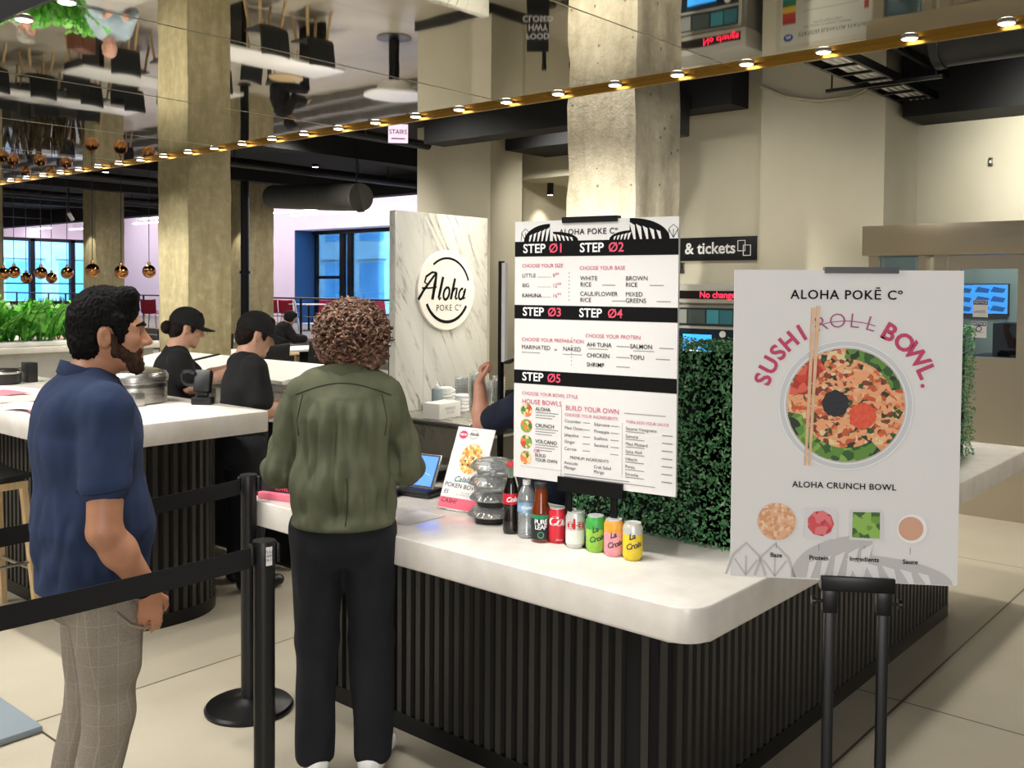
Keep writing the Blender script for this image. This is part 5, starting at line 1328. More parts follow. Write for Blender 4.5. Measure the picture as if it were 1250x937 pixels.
# ------------------------------------------------------------------ belt stanchions
def stanchion(label, base, tape_dir, group='belt stanchions'):
    t = thing('belt_stanchion', label, 'stanchion', base, 0, group)
    B().lathe([(.178, 0), (.180, .012), (.172, .022), (.10, .034), (.045, .046), (.036, .052)], 44).build('base', BLACKM, t)
    B().lathe([(.032, .05), (.032, .905)], 28).build('post', BLACKP, t)
    B().lathe([(.036, .90), (.0365, .968), (.034, .975), (.003, .976)], 28).build('head', BLACKP, t)
    a = tape_dir
    for k in (0, pi):
        M = Matrix.Rotation(a + k, 4, 'Z'); B().box(.034, .044, -.022, .022, .908, .964, .003, M=M).build('belt_clip', BLACKP, t)
    return t
pF = ground(303, 3.96); pN = ground(322, 2.93)
stanchion('black belt stanchion standing farther back, its round base showing on the floor', pF, face_cam(pF) + pi/2)
t = stanchion('black belt stanchion with a paper sticker on its head, in front of the other', pN, face_cam(pN) + pi/2 + .2)
a = face_cam(pN) + .42
b = B(); b.lathe([(.0368, .912), (.0368, .955)], 28, cap=False); 
b = B(); b.loft([[(.0371*cos(a + .5*(i/8-.5)*2*.55), .0371*sin(a + .5*(i/8-.5)*2*.55), z) for i in range(9)] for z in (.905, .962)], False, False); st = b.build('sticker', WHITEP, t, 60)
wrap_text('PULL\nHERE\n24-15', .012, .0372, .934, a, INK, 'sticker_lettering', st, 0)
def belt(label, a, b_, z0, z1, sag=.0):
    n = 14; b = B(); pts = []
    a, b_ = Vector((a[0], a[1], 0)), Vector((b_[0], b_[1], 0)); d = (b_ - a).normalized(); nr = Vector((-d.y, d.x, 0))*.0012
    rings = []
    for i in range(n+1):
        s = i/n; p = a + (b_-a)*s; zc = z0 + (z1-z0)*s - sag*4*s*(1-s)
        rings.append([p + nr + Vector((0, 0, zc - .031)), p - nr + Vector((0, 0, zc - .031)), p - nr + Vector((0, 0, zc + .031)), p + nr + Vector((0, 0, zc + .031))])
    b.loft(rings); return tag(b.build('barrier_belt', BELT), label, 'barrier belt', 'belts between the stanchions')
qn = at_z(-60, 768, .925); dn = (Vector((qn.x, qn.y, 0)) - pN).normalized()
belt('black retractable belt in front of the man in navy', pN + dn*.046, (qn.x, qn.y), .93, .925, .006)
qf = at_z(-60, 668, .925); df = (Vector((qf.x, qf.y, 0)) - pF).normalized()
belt('black retractable belt passing behind the man in navy', pF + df*.046, (qf.x, qf.y), .93, .925, .006)
# the posts those belts run to, just outside the frame
stanchion('black belt stanchion outside the frame holding the front belt', Vector((qn.x, qn.y, 0)) + dn*.046, 2.3)
stanchion('black belt stanchion outside the frame holding the rear belt', Vector((qf.x, qf.y, 0)) + df*.046, 2.3)
# stanchions far off by the corridor, seen in the mirror
for (u, v, lab) in ((648, 36, 'black belt stanchion beside the black menu easel by the corridor'), (657, 30, 'black belt stanchion second from the black menu easel by the corridor'), (677, 22, 'black belt stanchion by the corridor farthest from the black menu easel')):
    q = at_z(u, v, 6.0); stanchion(lab, {648: (11.45, 9.25, 0), 657: (11.6, 8.85, 0), 677: (11.75, 8.45, 0)}[u], 1.0, 'stanchions by the corridor')
q = at_z(650, 40, 6.0)
t = thing('menu_easel', 'black A-frame board with white lettering near the corridor wall', 'sign', (11.05, 9.05, 0), radians(-52))
for s in (1, -1):
    B().box(-.16, .16, -.01, .01, 0, .8, M=Matrix.Translation((0, s*-.14, 0)) @ Matrix.Rotation(radians(-9*s), 4, 'X')).build('board', mat('chalkboard', '#121316', .6), t)
b = B(); put_text(b, 'FOOD\nHWY\nCLOSED', 0, .48, .12, -.011, bold=.02); b.build('lettering', WHITEI, t, 0, M=Matrix.Translation((0, -.14, 0)) @ Matrix.Rotation(radians(-9), 4, 'X'))

# ------------------------------------------------------------------ bar stools
def stool(label, loc, rz, group='bar stools along the counter'):
    t = thing('bar_stool', label, 'bar stool', loc, rz, group)
    b = B(); rings = []
    for i in range(13):
        s = i/12
        if s < .5: y, z = -.19 + .36*s*2*1.0, .745 + .012*(1-2*s)**2
        else: a = (s-.5)*2; y, z = .17 + .055*a**.6, .745 + .30*a**1.3
        wd = .205 if s < .6 else .205 - .02*(s-.6)/.4
        nx = 9; up = [(wd*(j/(nx-1)*2-1), y + .03*abs(j/(nx-1)*2-1)**2*(-1 if s > .6 else 0), z + .015*abs(j/(nx-1)*2-1)**2) for j in range(nx)]
        lo = [(x, yy + (.02 if s > .55 else 0), zz - .022) for x, yy, zz in up[::-1]]; rings.append(up + lo)
    b.loft(rings).build('seat_shell', CHAIRBLK, t, 60)
    for sx in (-1, 1):
        for sy in (-1, 1): B().bar((sx*.15, sy*.14, .725), (sx*.20, sy*.19, 0), .036, .030, (0, 1, 0)).build('leg', WOODPALE, t)
    B().box(-.17, .17, -.16, .16, .69, .727).build('seat_frame', WOODPALE, t)
    for sy in (-1, 1): B().tube([(-.178, sy*.172, .26), (.178, sy*.172, .26)], .009, 8).build('footrest', STEEL, t)
    for sx in (-1, 1): B().tube([(sx*.178, -.172, .30), (sx*.178, .172, .30)], .009, 8).build('footrest', STEEL, t)
    return t
q = at_z(8, 575, .745)
s0 = stool('black-seated bar stool with pale wooden legs at the edge of the picture behind the man', (2.0, 5.35, 0), radians(92))
for x, y, rz in SEATED:
    dup(s0, (x, y, 0), rz + pi, 'black-seated bar stool under the seated man in ' + ('pale blue' if x > 5 else 'pale grey'))
dup(s0, (2.0, 6.35, 0), radians(88), 'black-seated bar stool farther along the papers on the bar counter')
tag(B().box(-.35, .35, -.25, .25, 0, .03, .01).build('floor_mat', mat('grey_blue_mat', '#7f8a92', .6), None), 'pale grey-blue flat board lying on the floor at the picture edge', 'board').location = (1.29, 4.06, .001)

# ------------------------------------------------------------------ on the bar counter
BT = 1.101
p = on(207, 490, 1.1); loc = (2.70, 5.06, BT); t = thing('soup_warmer', 'round stainless steel cooker with hinged lid on the bar counter', 'cooker', loc)
B().lathe([(.15, 0), (.16, .006), (.16, .115), (.166, .12), (.166, .135)], 40).build('pot', STEEL, t)
B().lathe([(.167, .1352), (.167, .15), (.155, .172), (.11, .186), (.02, .19)], 40).build('lid', STEEL, t)
B().lathe([(.161, .09), (.1612, .108)], 40, cap=False).build('band', DARKSTEEL, t)
loc = (2.90, 4.72, BT); t = thing('card_terminal', 'black payment terminal with coiled handle on the bar counter beside the cooker', 'payment terminal', loc, radians(-50))
B().box(-.055, .055, -.035, .035, 0, .04, .006).box(-.03, .03, -.012, .012, .04, .12, .004).build('stand', BLACKP, t)
B().box(-.045, .045, -.04, .018, 0, .125, .01, M=Matrix.Translation((0, 0, .06)) @ Matrix.Rotation(radians(-18), 4, 'X')).build('body', BLACKP, t)
B().tube([(-.04, -.01, .17), (-.07, -.015, .182), (-.095, -.015, .18), (-.108, -.015, .16), (-.108, -.015, .135), (-.095, -.015, .115), (-.07, -.01, .105), (-.04, -.01, .105)], .010, 10).build('handle', BLACKP, t)
tag(B().box(-.028, .028, -.028, .028, 0, .075, .004).build('napkin_holder', STEEL, None), 'small square steel holder on the bar counter in front of the cooker', 'holder').location = on(168, 496, 1.1)
loc = at_z(140, 486, BT); t = thing('wooden_crate', 'pale wooden crate with a steel front behind the cooker', 'crate', loc, .1)
B().box(-.1, .1, -.08, .08, 0, .02).box(-.1, .1, -.08, -.07, .02, .09).box(-.1, .1, .07, .08, .02, .09).box(-.1, -.09, -.07, .07, .02, .09).box(.09, .1, -.07, .07, .02, .09).build('body', WOODPALE, t)
B().box(-.095, .095, -.083, -.0805, .01, .045).build('front_plate', STEEL, t)
for k, (x, y, r, c) in enumerate(((2.22, 5.30, .2, WHITEP), (2.30, 5.62, -.3, mat('peach_paper', '#e7b59c', .7)), (2.18, 5.78, .5, WHITEP), (2.35, 5.95, .1, mat('mauve_paper', '#a06a75', .7)), (2.20, 5.02, -.2, mat('mauve_paper', '#a06a75', .7)), (2.2, 5.12, .35, WHITEP))):
    b = B(); n = 6; vs = []; fs = []
    for i in range(n):
        for j in range(n):
            x_, y_ = (i/(n-1)-.5)*.21, (j/(n-1)-.5)*.29; vs.append((x_, y_, .003 + .012*abs(mnoise.noise(Vector((x_*9 + k, y_*9, k))))))
    for i in range(n-1):
        for j in range(n-1): fs.append((i*n+j, (i+1)*n+j, (i+1)*n+j+1, i*n+j+1))
    o = tag(b.faces(vs, fs).build('paper_sheet', c, None, 180), ('crumpled white', 'peach pink', 'folded white', 'mauve printed', 'mauve-edged', 'loose white')[k] + ' paper sheet lying on the bar counter behind the man', 'paper', 'papers on the bar counter')
    o.location = (x, y, BT + .001 + .002*k); o.rotation_euler[2] = r
loc = (2.60, 6.62, BT); t = thing('black_appliance', 'low black appliance with silver trim on the bar counter below the plant', 'appliance', loc, .2)
B().lathe([(.11, 0), (.12, .015), (.12, .07), (.10, .095), (.03, .10)], 28).build('body', BLACKP, t); B().lathe([(.121, .068), (.123, .075), (.118, .082)], 28, cap=False).build('rim', STEEL, t); B().tube([(.10, 0, .085), (.135, 0, .095), (.15, 0, .06)], .008, 8).build('handle', STEEL, t)
tag(B().box(-.035, .035, -.05, .05, 0, .13, .006).build('black_box', BLACKP, None), 'black upright box behind the low appliance on the bar counter', 'box').location = (2.78, 6.62, BT)
# prep counters behind the bar
t = thing('prep_counter', 'white-topped prep counter with black front where the staff work', 'counter', (4.0, 6.05, 0))
B().box(-.38, .38, -1.2, .9, 0, .90).build('base', BLACKM, t); B().box(-.42, .42, -1.25, .95, .90, .94, .006).build('worktop', WHITEC, t)
t = thing('salad_counter', 'long white refrigerated counter with a slanted lid behind the curly-haired customer', 'counter', (5.1, 8.0, 0))
B().box(-.35, .35, -1.5, 1.4, 0, .86).build('base', WHITEC, t); B().box(-.36, .36, -1.52, 1.42, .86, .91).build('worktop', STEEL, t)
B().box(-.3, .3, -1.45, 1.35, 0, .03, M=Matrix.Translation((-.05, 0, .99)) @ Matrix.Rotation(radians(-9), 4, 'Y')).build('lid', mat('pale_grey_laminate', '#c9c8c3', .35), t)
B().box(-.3, .3, -.02, .02, .031, .045, M=Matrix.Translation((-.05, .4, .99)) @ Matrix.Rotation(radians(-9), 4, 'Y')).build('lid_bar', BLACKP, t)
B().box(-.3, .28, -1.4, 1.3, .91, .935).build('support', STEEL, t)
for k, (x, y, s) in enumerate(((3.78, 6.35, .2), (3.82, 6.02, .2), (4.1, 6.3, .22), (4.05, 5.45, .18))):
    t = thing('food_pan', ('steel food pan in front of the reaching worker', 'steel food pan second along the prep counter', 'steel food pan at the far side of the prep counter', 'shallow steel food pan beside the cap-wearing worker')[k], 'pan', (x, y, .941), 0, 'steel food pans on the prep counter')
    B().box(-s/2, s/2, -.13, .13, 0, .004).box(-s/2, s/2, -.13, -.124, .004, .1).box(-s/2, s/2, .124, .13, .004, .1).box(-s/2, -s/2 + .006, -.124, .124, .004, .1).box(s/2 - .006, s/2, -.124, .124, .004, .1).build('tray', STEEL, t)
    B().tube([(0, -.05, .03), (.03, -.12, .12), (.06, -.2, .2)], .007, 8).build('spoon', STEEL, t)

# ------------------------------------------------------------------ leafy plant in its trough
random.seed(21)
t = thing('green_plant', 'bright green leafy plant growing in a white trough on the counter', 'plant', (4.25, 10.22, 1.121))
B().box(-.62, .62, -.2, .2, 0, .05, .01).build('trough', WHITEC, t)
lf = B(); stm = B()
for k in range(95):
    x, y = random.uniform(-.6, .58), random.uniform(-.16, .16); Ln = random.uniform(.26, .46); az = random.uniform(0, 2*pi); lean = random.uniform(.1, .75)
    pts = [Vector((x + lean*Ln*(s**1.6)*cos(az), y + lean*Ln*(s**1.6)*sin(az), .04 + Ln*s*(1 - .25*lean*s))) for s in np.linspace(0, 1, 9)]
    stm.tube(pts, [.008 - .0006*i for i in range(9)], 5)
    for i in range(1, 9):
        for sgn in (-1, 1):
            d = (pts[min(i+1, 8)] - pts[i-1]).normalized(); sd = d.cross(Vector((0, 0, 1)) if abs(d.z) < .95 else Vector((1, 0, 0))).normalized()
            tip = (d*.55 + sd*sgn*.9 + Vector((0, 0, random.uniform(-.1, .3)))).normalized(); w_ = tip.cross(d).normalized().cross(tip).normalized(); l_ = random.uniform(.075, .11); nn = tip.cross(w_)
            p0 = pts[i]; lf.faces([p0, p0 + tip*l_*.35 + w_*l_*.27 + nn*.004, p0 + tip*l_*.75 + w_*l_*.2, p0 + tip*l_, p0 + tip*l_*.75 - w_*l_*.2, p0 + tip*l_*.35 - w_*l_*.27 + nn*.004], [(0, 1, 2, 3, 4, 5)])
lo = lf.build('foliage', m_leaf('glossy_green_leaf', '#3a8a2c', '#62b53f', '#9ad866', 12), t, 0); stm.build('stems', mat('plant_stem', '#3d7a2a', .5), t)
# dark spiky plants at the windows
for k, (u, dep) in enumerate(((50, 21), (75, 20.5), (28, 22))):
    q = ground(u, dep); t = thing('spiky_plant', ('dark reddish spiky plant in front of the far windows', 'second dark spiky plant near the column by the far windows', 'dark spiky plant half behind the green leaves')[k], 'plant', q)
    B().box(-.5, .5, -.25, .25, 0, .75, .02).build('planter', mat('dark_planter', '#3a352f', .6), t)
    b = B()
    for i in range(40):
        x, a, l_, ln = random.uniform(-.45, .45), random.uniform(0, 2*pi), random.uniform(.45, .8), random.uniform(.1, .5)
        p0 = Vector((x, random.uniform(-.2, .2), .74)); tip = p0 + Vector((ln*l_*cos(a), ln*l_*sin(a), l_)); sd = Vector((-sin(a), cos(a), 0))*.035; md = p0.lerp(tip, .5) + Vector((0, 0, .06))
        b.faces([p0 - sd*.6, p0 + sd*.6, md + sd, tip, md - sd], [(0, 1, 2, 3, 4)])
    b.build('leaves', m_leaf('bronze_leaf', '#2a2018', '#4a3a24', '#5e5a30', 8), t, 0)

# ------------------------------------------------------------------ copper globe pendants
PEND = [(17, 332, 17.9), (32, 339, 20.5), (50, 333, 18.0), (63, 339, 20.5), (82, 333, 18.3), (113, 330, 15.8), (148, 332, 16.2), (182, 331, 16.7), (4, 334, 17.6)]
pl = ['first copper globe pendant from the picture edge', 'low copper globe pendant before the first window post', 'copper globe pendant between the two window posts', 'low copper globe pendant in the middle of the window', 'copper globe pendant beside the second window post',
      'copper globe pendant in front of the slim lit column', 'copper globe pendant just past the slim lit column', 'copper globe pendant beside the big concrete column', 'copper globe pendant cut by the picture edge']
pe = None
for (u, v, d), lab in zip(PEND, pl):
    q = at_d(u, v, d); h_ = 4.3 - q.z
    t = thing('globe_pendant', lab, 'pendant lamp', (q.x, q.y, 4.3), 0, 'copper globe pendants')
    B().ball((0, 0, -h_), .115, 28).build('globe', COPPER, t, 180); B().lathe([(.03, -h_ + .105), (.03, -h_ + .15), (.012, -h_ + .16)], 16).build('cap', COPPER, t)
    B().tube([(0, 0, -h_ + .15), (0, 0, 0)], .006, 6).build('cord', BLACKP, t); B().lathe([(.05, -.02), (.05, 0)], 16).build('ceiling_rose', BLACKP, t)
# long tube lamps in the platform room
TL_ = [(356, 264, 478, 255), (334, 261, 386, 256.5), (330, 252, 361, 250.5), (273, 258, 290, 257), (273, 268, 292, 266), (164, 274, 195, 271), (172, 268, 195, 266), (32, 281, 61, 278.5), (86, 281, 103, 279)]
tlab = ['long white tube lamp above the daylit window bay', 'white tube lamp between the slim column and the round duct', 'short white tube lamp under the round duct', 'white tube lamp glimpsed between the two concrete columns, upper', 'white tube lamp glimpsed between the two concrete columns, lower',
        'lower white tube lamp left of the big column', 'upper tube lamp touching the big column', 'white tube lamp above the far windows', 'short tube lamp beside the slim lit column']
tlab[5] = 'lower white tube lamp beside the big concrete column'
for (u0, v0, u1, v1), lab in zip(TL_, tlab):
    a = at_z(u0, v0, 3.9); d = at_z(u1, v1, 3.9); a = Vector((min(a.x, 19.2), a.y, 3.9)); x = min(19.2, max(16.0, (a.x + d.x)/2))
    ya = x * (ray(u0, v0)[1]/ray(u0, v0)[0]); yb = x * (ray(u1, v1)[1]/ray(u1, v1)[0])
    t = thing('tube_lamp', lab, 'lamp', (x, (ya+yb)/2, 3.9), 0, 'white tube lamps'); hl = abs(ya-yb)/2
    B().box(-.06, .06, -hl, hl, 0, .03).build('tube', TUBE, t); B().box(-.065, .065, -hl, hl, .03, .06).build('housing', WHITEG, t)
    B().tube([(0, -hl*.8, .06), (0, -hl*.8, 1.3)], .006, 6).tube([(0, hl*.8, .06), (0, hl*.8, 1.3)], .006, 6).build('cable', WHITEG, t)

# ------------------------------------------------------------------ red chairs, tables and railing on the platform
def red_chair(label, loc, rz):
    t = thing('red_chair', label, 'chair', loc, rz, 'red chairs on the platform')
    b = B(); rings = []
    for i in range(11):
        s = i/10; y, z = (-.21 + .42*s*2, .45) if s < .5 else (.21 + .06*(s-.5)*2, .45 + .38*((s-.5)*2)**1.2)
        wd = .22; up = [(wd*k, y, z + .02*k*k) for k in (-1, -.5, 0, .5, 1)]; rings.append(up + [(x, yy + (.02 if s > .5 else 0), zz - .02) for x, yy, zz in up[::-1]])
    b.loft(rings).build('shell', RED, t, 60)
    for sx in (-1, 1):
        for sy in (-1, 1): B().bar((sx*.16, sy*.15, .43), (sx*.21, sy*.2, 0), .03, .03, (0, 1, 0)).build('leg', WOODPALE, t)
    return t
RC = [(186, 27.5, 2.2, 'red chair between the man in navy and the big column'), (281, 28.5, 1.9, 'red chair glimpsed between the two concrete columns'), (336, 29, 2.0, 'red chair half hidden by the slim column'), (353, 28.5, 2.1, 'red chair with pale legs in front of the pink wall'),
      (396, 28, -.9, 'red chair at the white table before the daylit window reveal'), (412, 29.5, 2.4, 'red chair showing behind the curly hair'), (473, 27.5, .2, 'dark red chair turned sideways beside the marble panel')]
r0 = None
for u, d, rz, lab in RC:
    q = ground(u, d); q.z = .501
    if r0 is None: r0 = red_chair(lab, q, rz)
    else: dup(r0, q, rz, lab)
def cafe_table(label, loc, name='cafe_table'):
    t = thing(name, label, 'table', loc)
    B().box(-.4, .4, -.4, .4, .72, .75, .008).build('top', WHITEC, t); B().lathe([(.03, .02), (.03, .72)], 14).build('post', BLACKM, t); B().lathe([(.24, 0), (.24, .015), (.03, .025)], 24).build('foot', BLACKM, t)
    return t
q = ground(377, 27.2); q.z = .501; c0 = cafe_table('small white table beside the red chair before the daylit window reveal', q)
q = ground(452, 29); q.z = .501; dup(c0, q, 0, 'small white table in front of the window beside the marble panel')
t = thing('platform_railing', 'black metal railing along the platform edge in front of the red chairs', 'railing', (14.5, 24, .5))
B().tube([(0, -11, .95), (0, 14, .95)], .022, 8).tube([(0, -11, .5), (0, 14, .5)], .012, 8).build('rail', BLACKM, t)
for k in range(21): B().box(-.02, .02, -11 + 1.25*k - .02, -11 + 1.25*k + .02, 0, .95).build('post', BLACKM, t)
tag(B().tube([(0, 0, .0), (.0, .25, .85)], .03, 8).build('grab_bar', STEEL, None), 'slanted pale handrail by the white table on the platform', 'handrail').location = ground(366, 26.5) + Vector((0, 0, .501))
# long dining tables and black chairs, seen mostly in the mirrored canopy
def dining_chair(label, loc, rz):
    t = thing('dining_chair', label, 'chair', loc, rz, 'black dining chairs in the hall')
    b = B(); rings = []
    for i in range(11):
        s = i/10; y, z = (-.22 + .44*s*2, .46) if s < .5 else (.22 + .07*(s-.5)*2, .46 + .42*((s-.5)*2)**1.2)
        up = [(.23*k, y, z + .02*k*k) for k in (-1, -.5, 0, .5, 1)]; rings.append(up + [(x, yy + (.025 if s > .5 else 0), zz - .025) for x, yy, zz in up[::-1]])
    b.loft(rings).build('shell', CHAIRBLK, t, 60)
    for sx in (-1, 1):
        for sy in (-1, 1): B().bar((sx*.17, sy*.16, .44), (sx*.22, sy*.21, 0), .034, .034, (0, 1, 0)).build('leg', WOODPALE, t)
    return t
d0 = None; tb0 = None; TBL = []
for i, (u0, v0, u1, v1) in enumerate(((10, 150, 175, 152), (85, 100, 195, 118), (268, 56, 345, 74), (0, 172, 70, 168))):
    a = at_z(u0, v0, 5.25); c = at_z(u1, v1, 5.25); mid = (a + c)/2; L_ = min(4.2, (c - a).length); TBL.append((mid, L_))
TBL = [(Vector((8.3, 18.9, 0)), 3.6, 0), (Vector((8.9, 15.9, 0)), 3.0, 0), (Vector((9.2, 12.9, 0)), 2.2, 0), (Vector((14.4 - 1.9, 26.5, 0)), 2.6, pi/2*0)]
names = ['long white dining table farther back behind the green plant', 'long white dining table behind the seated men', 'long white dining table behind the black-capped staff', 'long white dining table by the far windows']
ci = 0
for (mid, L_, r), nm in zip(TBL, names):
    t = thing('dining_table', nm, 'table', (mid.x, mid.y, 0), r, 'long white dining tables')
    B().box(-L_/2, L_/2, -.4, .4, .71, .75, .006).build('top', WHITEC, t)
    for sx in (-1, 1): B().box(sx*(L_/2 - .35) - .04, sx*(L_/2 - .35) + .04, -.3, .3, 0, .71).build('leg', BLACKM, t)
    for k in range(int(L_/.85)):
        for s in (-1, 1):
            x = -L_/2 + .5 + .85*k; loc = (mid.x + x, mid.y + s*.62, 0); rz = (pi if s < 0 else 0) + random.uniform(-.2, .2)
            lab = 'black chair with pale wooden legs at the ' + nm
            lab = 'black dining chair with pale wooden legs at the ' + {0: 'farther long white table', 1: 'table behind the seated men', 2: 'table behind the staff', 3: 'table by the far windows'}[names.index(nm)]
            if d0 is None: d0 = dining_chair(lab, loc, rz)
            else: dup(d0, loc, rz, lab)
            o_ = [o for o in COL.objects if o.name.startswith('dining_chair')][-1]
q = at_z(482, 122, 5.0)
t = thing('round_bar', 'white flared round counter standing in the hall, seen in the mirrored canopy', 'counter', (q.x - .2, q.y - .2, 0))
B().lathe([(.30, 0), (.30, .02), (.09, .05), (.09, .76)], 40).build('base', BLACKM, t); B().lathe([(.28, .76), (.30, .90), (.50, .955), (.52, .97), (.52, 1.0), (.02, 1.0)], 48).build('top', WHITEC, t)
# brown timber screen and round pale side table
q = ground(102, 14.2); t = thing('timber_cabinet', 'reddish brown timber cabinet standing between the long tables', 'cabinet', q, radians(-50)); B().box(-.12, .12, -.2, .2, .06, .86, .008).build('body', WOODDARK, t); B().box(-.10, .10, -.215, -.2, .1, .82, .004).build('door', WOODDARK, t); B().box(-.11, .11, -.18, .18, 0, .06).build('plinth', BLACKM, t)
q = ground(349, 17.4); t = thing('side_table', 'small pale wooden table beside the person in the black jacket', 'table', q); B().lathe([(.3, .52), (.3, .55), (.01, .551)], 28).build('top', WOODPALE, t)
for k in range(3): B().tube([(.2*cos(k*2.1), .2*sin(k*2.1), .52), (.26*cos(k*2.1), .26*sin(k*2.1), 0)], .018, 8).build('leg', WOODPALE, t)
q = HOOD; t = thing('low_chair', 'dark low chair under the person in the black hooded jacket', 'chair', (q.x, q.y, 0), facing(.9, .3)); B().box(-.26, .26, -.3, .22, .36, .42, .02).build('seat', CHAIRBLK, t)
for sx in (-1, 1):
    for sy in (-1, 1): B().box(sx*.22 - .02, sx*.22 + .02, sy*.2 - .06, sy*.2 - .02, 0, .36).build('leg', BLACKM, t)
# ------------------------------------------------------------------ ticket machine, signs, bronze entrance
FY = Matrix.Rotation(-pi/2, 4, 'Z')     # local -Y drawing turned to face -X (towards the kiosk)
t = thing('ticket_machine', 'grey ticket vending machine with a lit blue screen behind the hedge', 'ticket machine', (9.06, 5.16, 0), -pi/2)
GREYM = mat('ticket_machine_grey', '#8d8b84', .4, .3); GREYL = mat('ticket_machine_light', '#b3b0a6', .4)
B().box(-.48, .48, 0, .42, .002, 1.78, .02).build('cabinet', GREYM, t)
B().box(-.5, .5, -.06, .42, 1.60, 1.80, .015).build('header', GREYL, t)
B().box(-.38, .44, -.066, -.06, 1.645, 1.73).build('message_strip', mat('strip_black', '#120608', .3), t)
b = B(); put_text(b, 'No change', .22, 1.687, .095, -.068, bold=.01); b.build('message_lettering', mat('led_red', '#ff2f4c', .4, emit=2.2), t, 0)
B().box(-.43, .43, -.02, 0, .75, 1.58, .008).build('bezel', GREYL, t)
B().box(-.39, .39, -.026, -.0205, 1.36, 1.55).build('upper_panel', mat('machine_dark_panel', '#22302f', .3), t)
for k, (x0, x1, c) in enumerate(((-.38, -.16, '#8f938e'), (-.14, .06, '#4a5654'), (.08, .22, '#3f8fa0'), (.23, .38, '#33727f'))):
    B().box(x0, x1, -.029, -.0265, 1.385, 1.53).build('instruction_card', mat('card_' + 'abcd'[k] + 'tone', c, .4), t)
B().box(-.39, .39, -.026, -.0205, .80, 1.33).build('screen_surround', mat('machine_navy', '#0c2030', .25), t)
B().box(-.20, .14, -.030, -.0265, 1.0, 1.27).build('screen', mat('cyan_screen', '#3aa6ff', .3, emit=1.2), t)
b = B()
for k in range(4): flat(b, [(-.14, -.008), (.02 + .02*(k % 2), -.008), (.02 + .02*(k % 2), .008), (-.14, .008)], -.02, 1.05 + .045*k, -.0305)
b.build('screen_text', mat('screen_white', '#e8f4ff', .4, emit=1.2), t, 0)
for k in range(3): B().box(.22, .34, -.03, -.0265, .9 + .12*k, .98 + .12*k).build('button_panel', mat('card_ctone', '#3f8fa0', .4), t)
B().lathe([(.035, 0), (.035, .01)], 20, M=Matrix.Translation((.27, -.027, 1.28)) @ Matrix.Rotation(pi/2, 4, 'X')).build('round_button', WHITEG, t)
# "& tickets" sign on the wall
t = thing('tickets_sign', 'black wall sign reading & tickets with a card symbol', 'sign', (9.47, 5.32, 0), -pi/2)
B().box(-.85, .57, 0, .03, 2.06, 2.315, .003).build('panel', BLACKP, t)
b = B(); put_text(b, '& tickets', .02, 2.19, .175, -.001, bold=.022); b.build('lettering', WHITEI, t, 0)
b = B()
for x, z in ((.40, 2.215), (.465, 2.165)):
    stroke(b, [(-.042, -.055), (.042, -.055), (.042, .055), (-.042, .055), (-.042, -.055)], .01, x, z, -.001)
b.build('card_symbol', WHITEI, t, 0)
t = thing('wall_camera', 'small grey wall camera on a bracket above the ticket machine', 'camera', (9.48, 5.66, 1.98), -pi/2)
B().box(-.03, .03, 0, .02, -.06, .06, .004).tube([(0, 0, .02), (0, -.1, .03)], .012, 8).build('bracket', DARKSTEEL, t); B().box(-.035, .035, -.2, -.06, .0, .07, .008).build('body', DARKSTEEL, t)
# service bulletin board on the wide pillar (seen in the canopy)
t = thing('bulletin_board', 'framed elevator status board with coloured stripes on the wide beige pillar', 'notice board', (9.24, 3.93, -.13), -pi/2)
B().box(-.52, .50, 0, .035, .9, 1.98, .006).build('frame', mat('board_frame', '#b9b3a0', .4), t); B().box(-.47, .45, -.003, 0, .95, 1.93).build('board', mat('board_grey', '#c3c2b6', .6), t)
b = B(); put_text(b, 'STATION ELEVATOR STATUS', .06, 1.845, .052, -.004, bold=.015); put_text(b, 'For updates on elevator availability\ncall the hotline below', .02, 1.765, .034, -.004)
for k in range(6): flat(b, [(-.25, -.002), (.30, -.002), (.30, .002), (-.25, .002)], .02, 1.62 - .09*k, -.004)
b.build('lettering', mat('board_ink', '#55554f', .6), t, 0)
b = B(); flat(b, circ(.05, 30, .036), -.385, 1.86, -.004); bo = b.build('round_badge', mat('badge_blue', '#1f3f8a', .5), t, 0)
b = B(); put_text(b, 'cta', -.385, 1.86, .045, -.0046, bold=.02); b.build('badge_lettering', WHITEI, bo, 0)
for k, c in enumerate(('#a33b36', '#b8443c', '#d9b24a', '#2f7a4a', '#3d83a6', '#4f8fb0', '#8d4b63', '#c8707d', '#5b5348')):
    bb = B(); flat(bb, [(-.07, -.03), (.07, -.03), (.07, .03), (-.07, .03)], -.38, 1.70 - .06*k, -.004); bb.build('colour_stripe', mat('stripe_tone_' + 'abcdefghi'[k], c, .6), t, 0)
for k, c in enumerate(('#a33b36', '#d98a7a', '#2f7a4a', '#35786e', '#c8707d')):
    bb = B(); flat(bb, [(-.022, -.04), (.022, -.04), (.022, .04), (-.022, .04)], .40, 1.66 - .08*k, -.004); bb.build('colour_stripe', mat('edge_tone_' + 'abcde'[k], c, .6), t, 0)
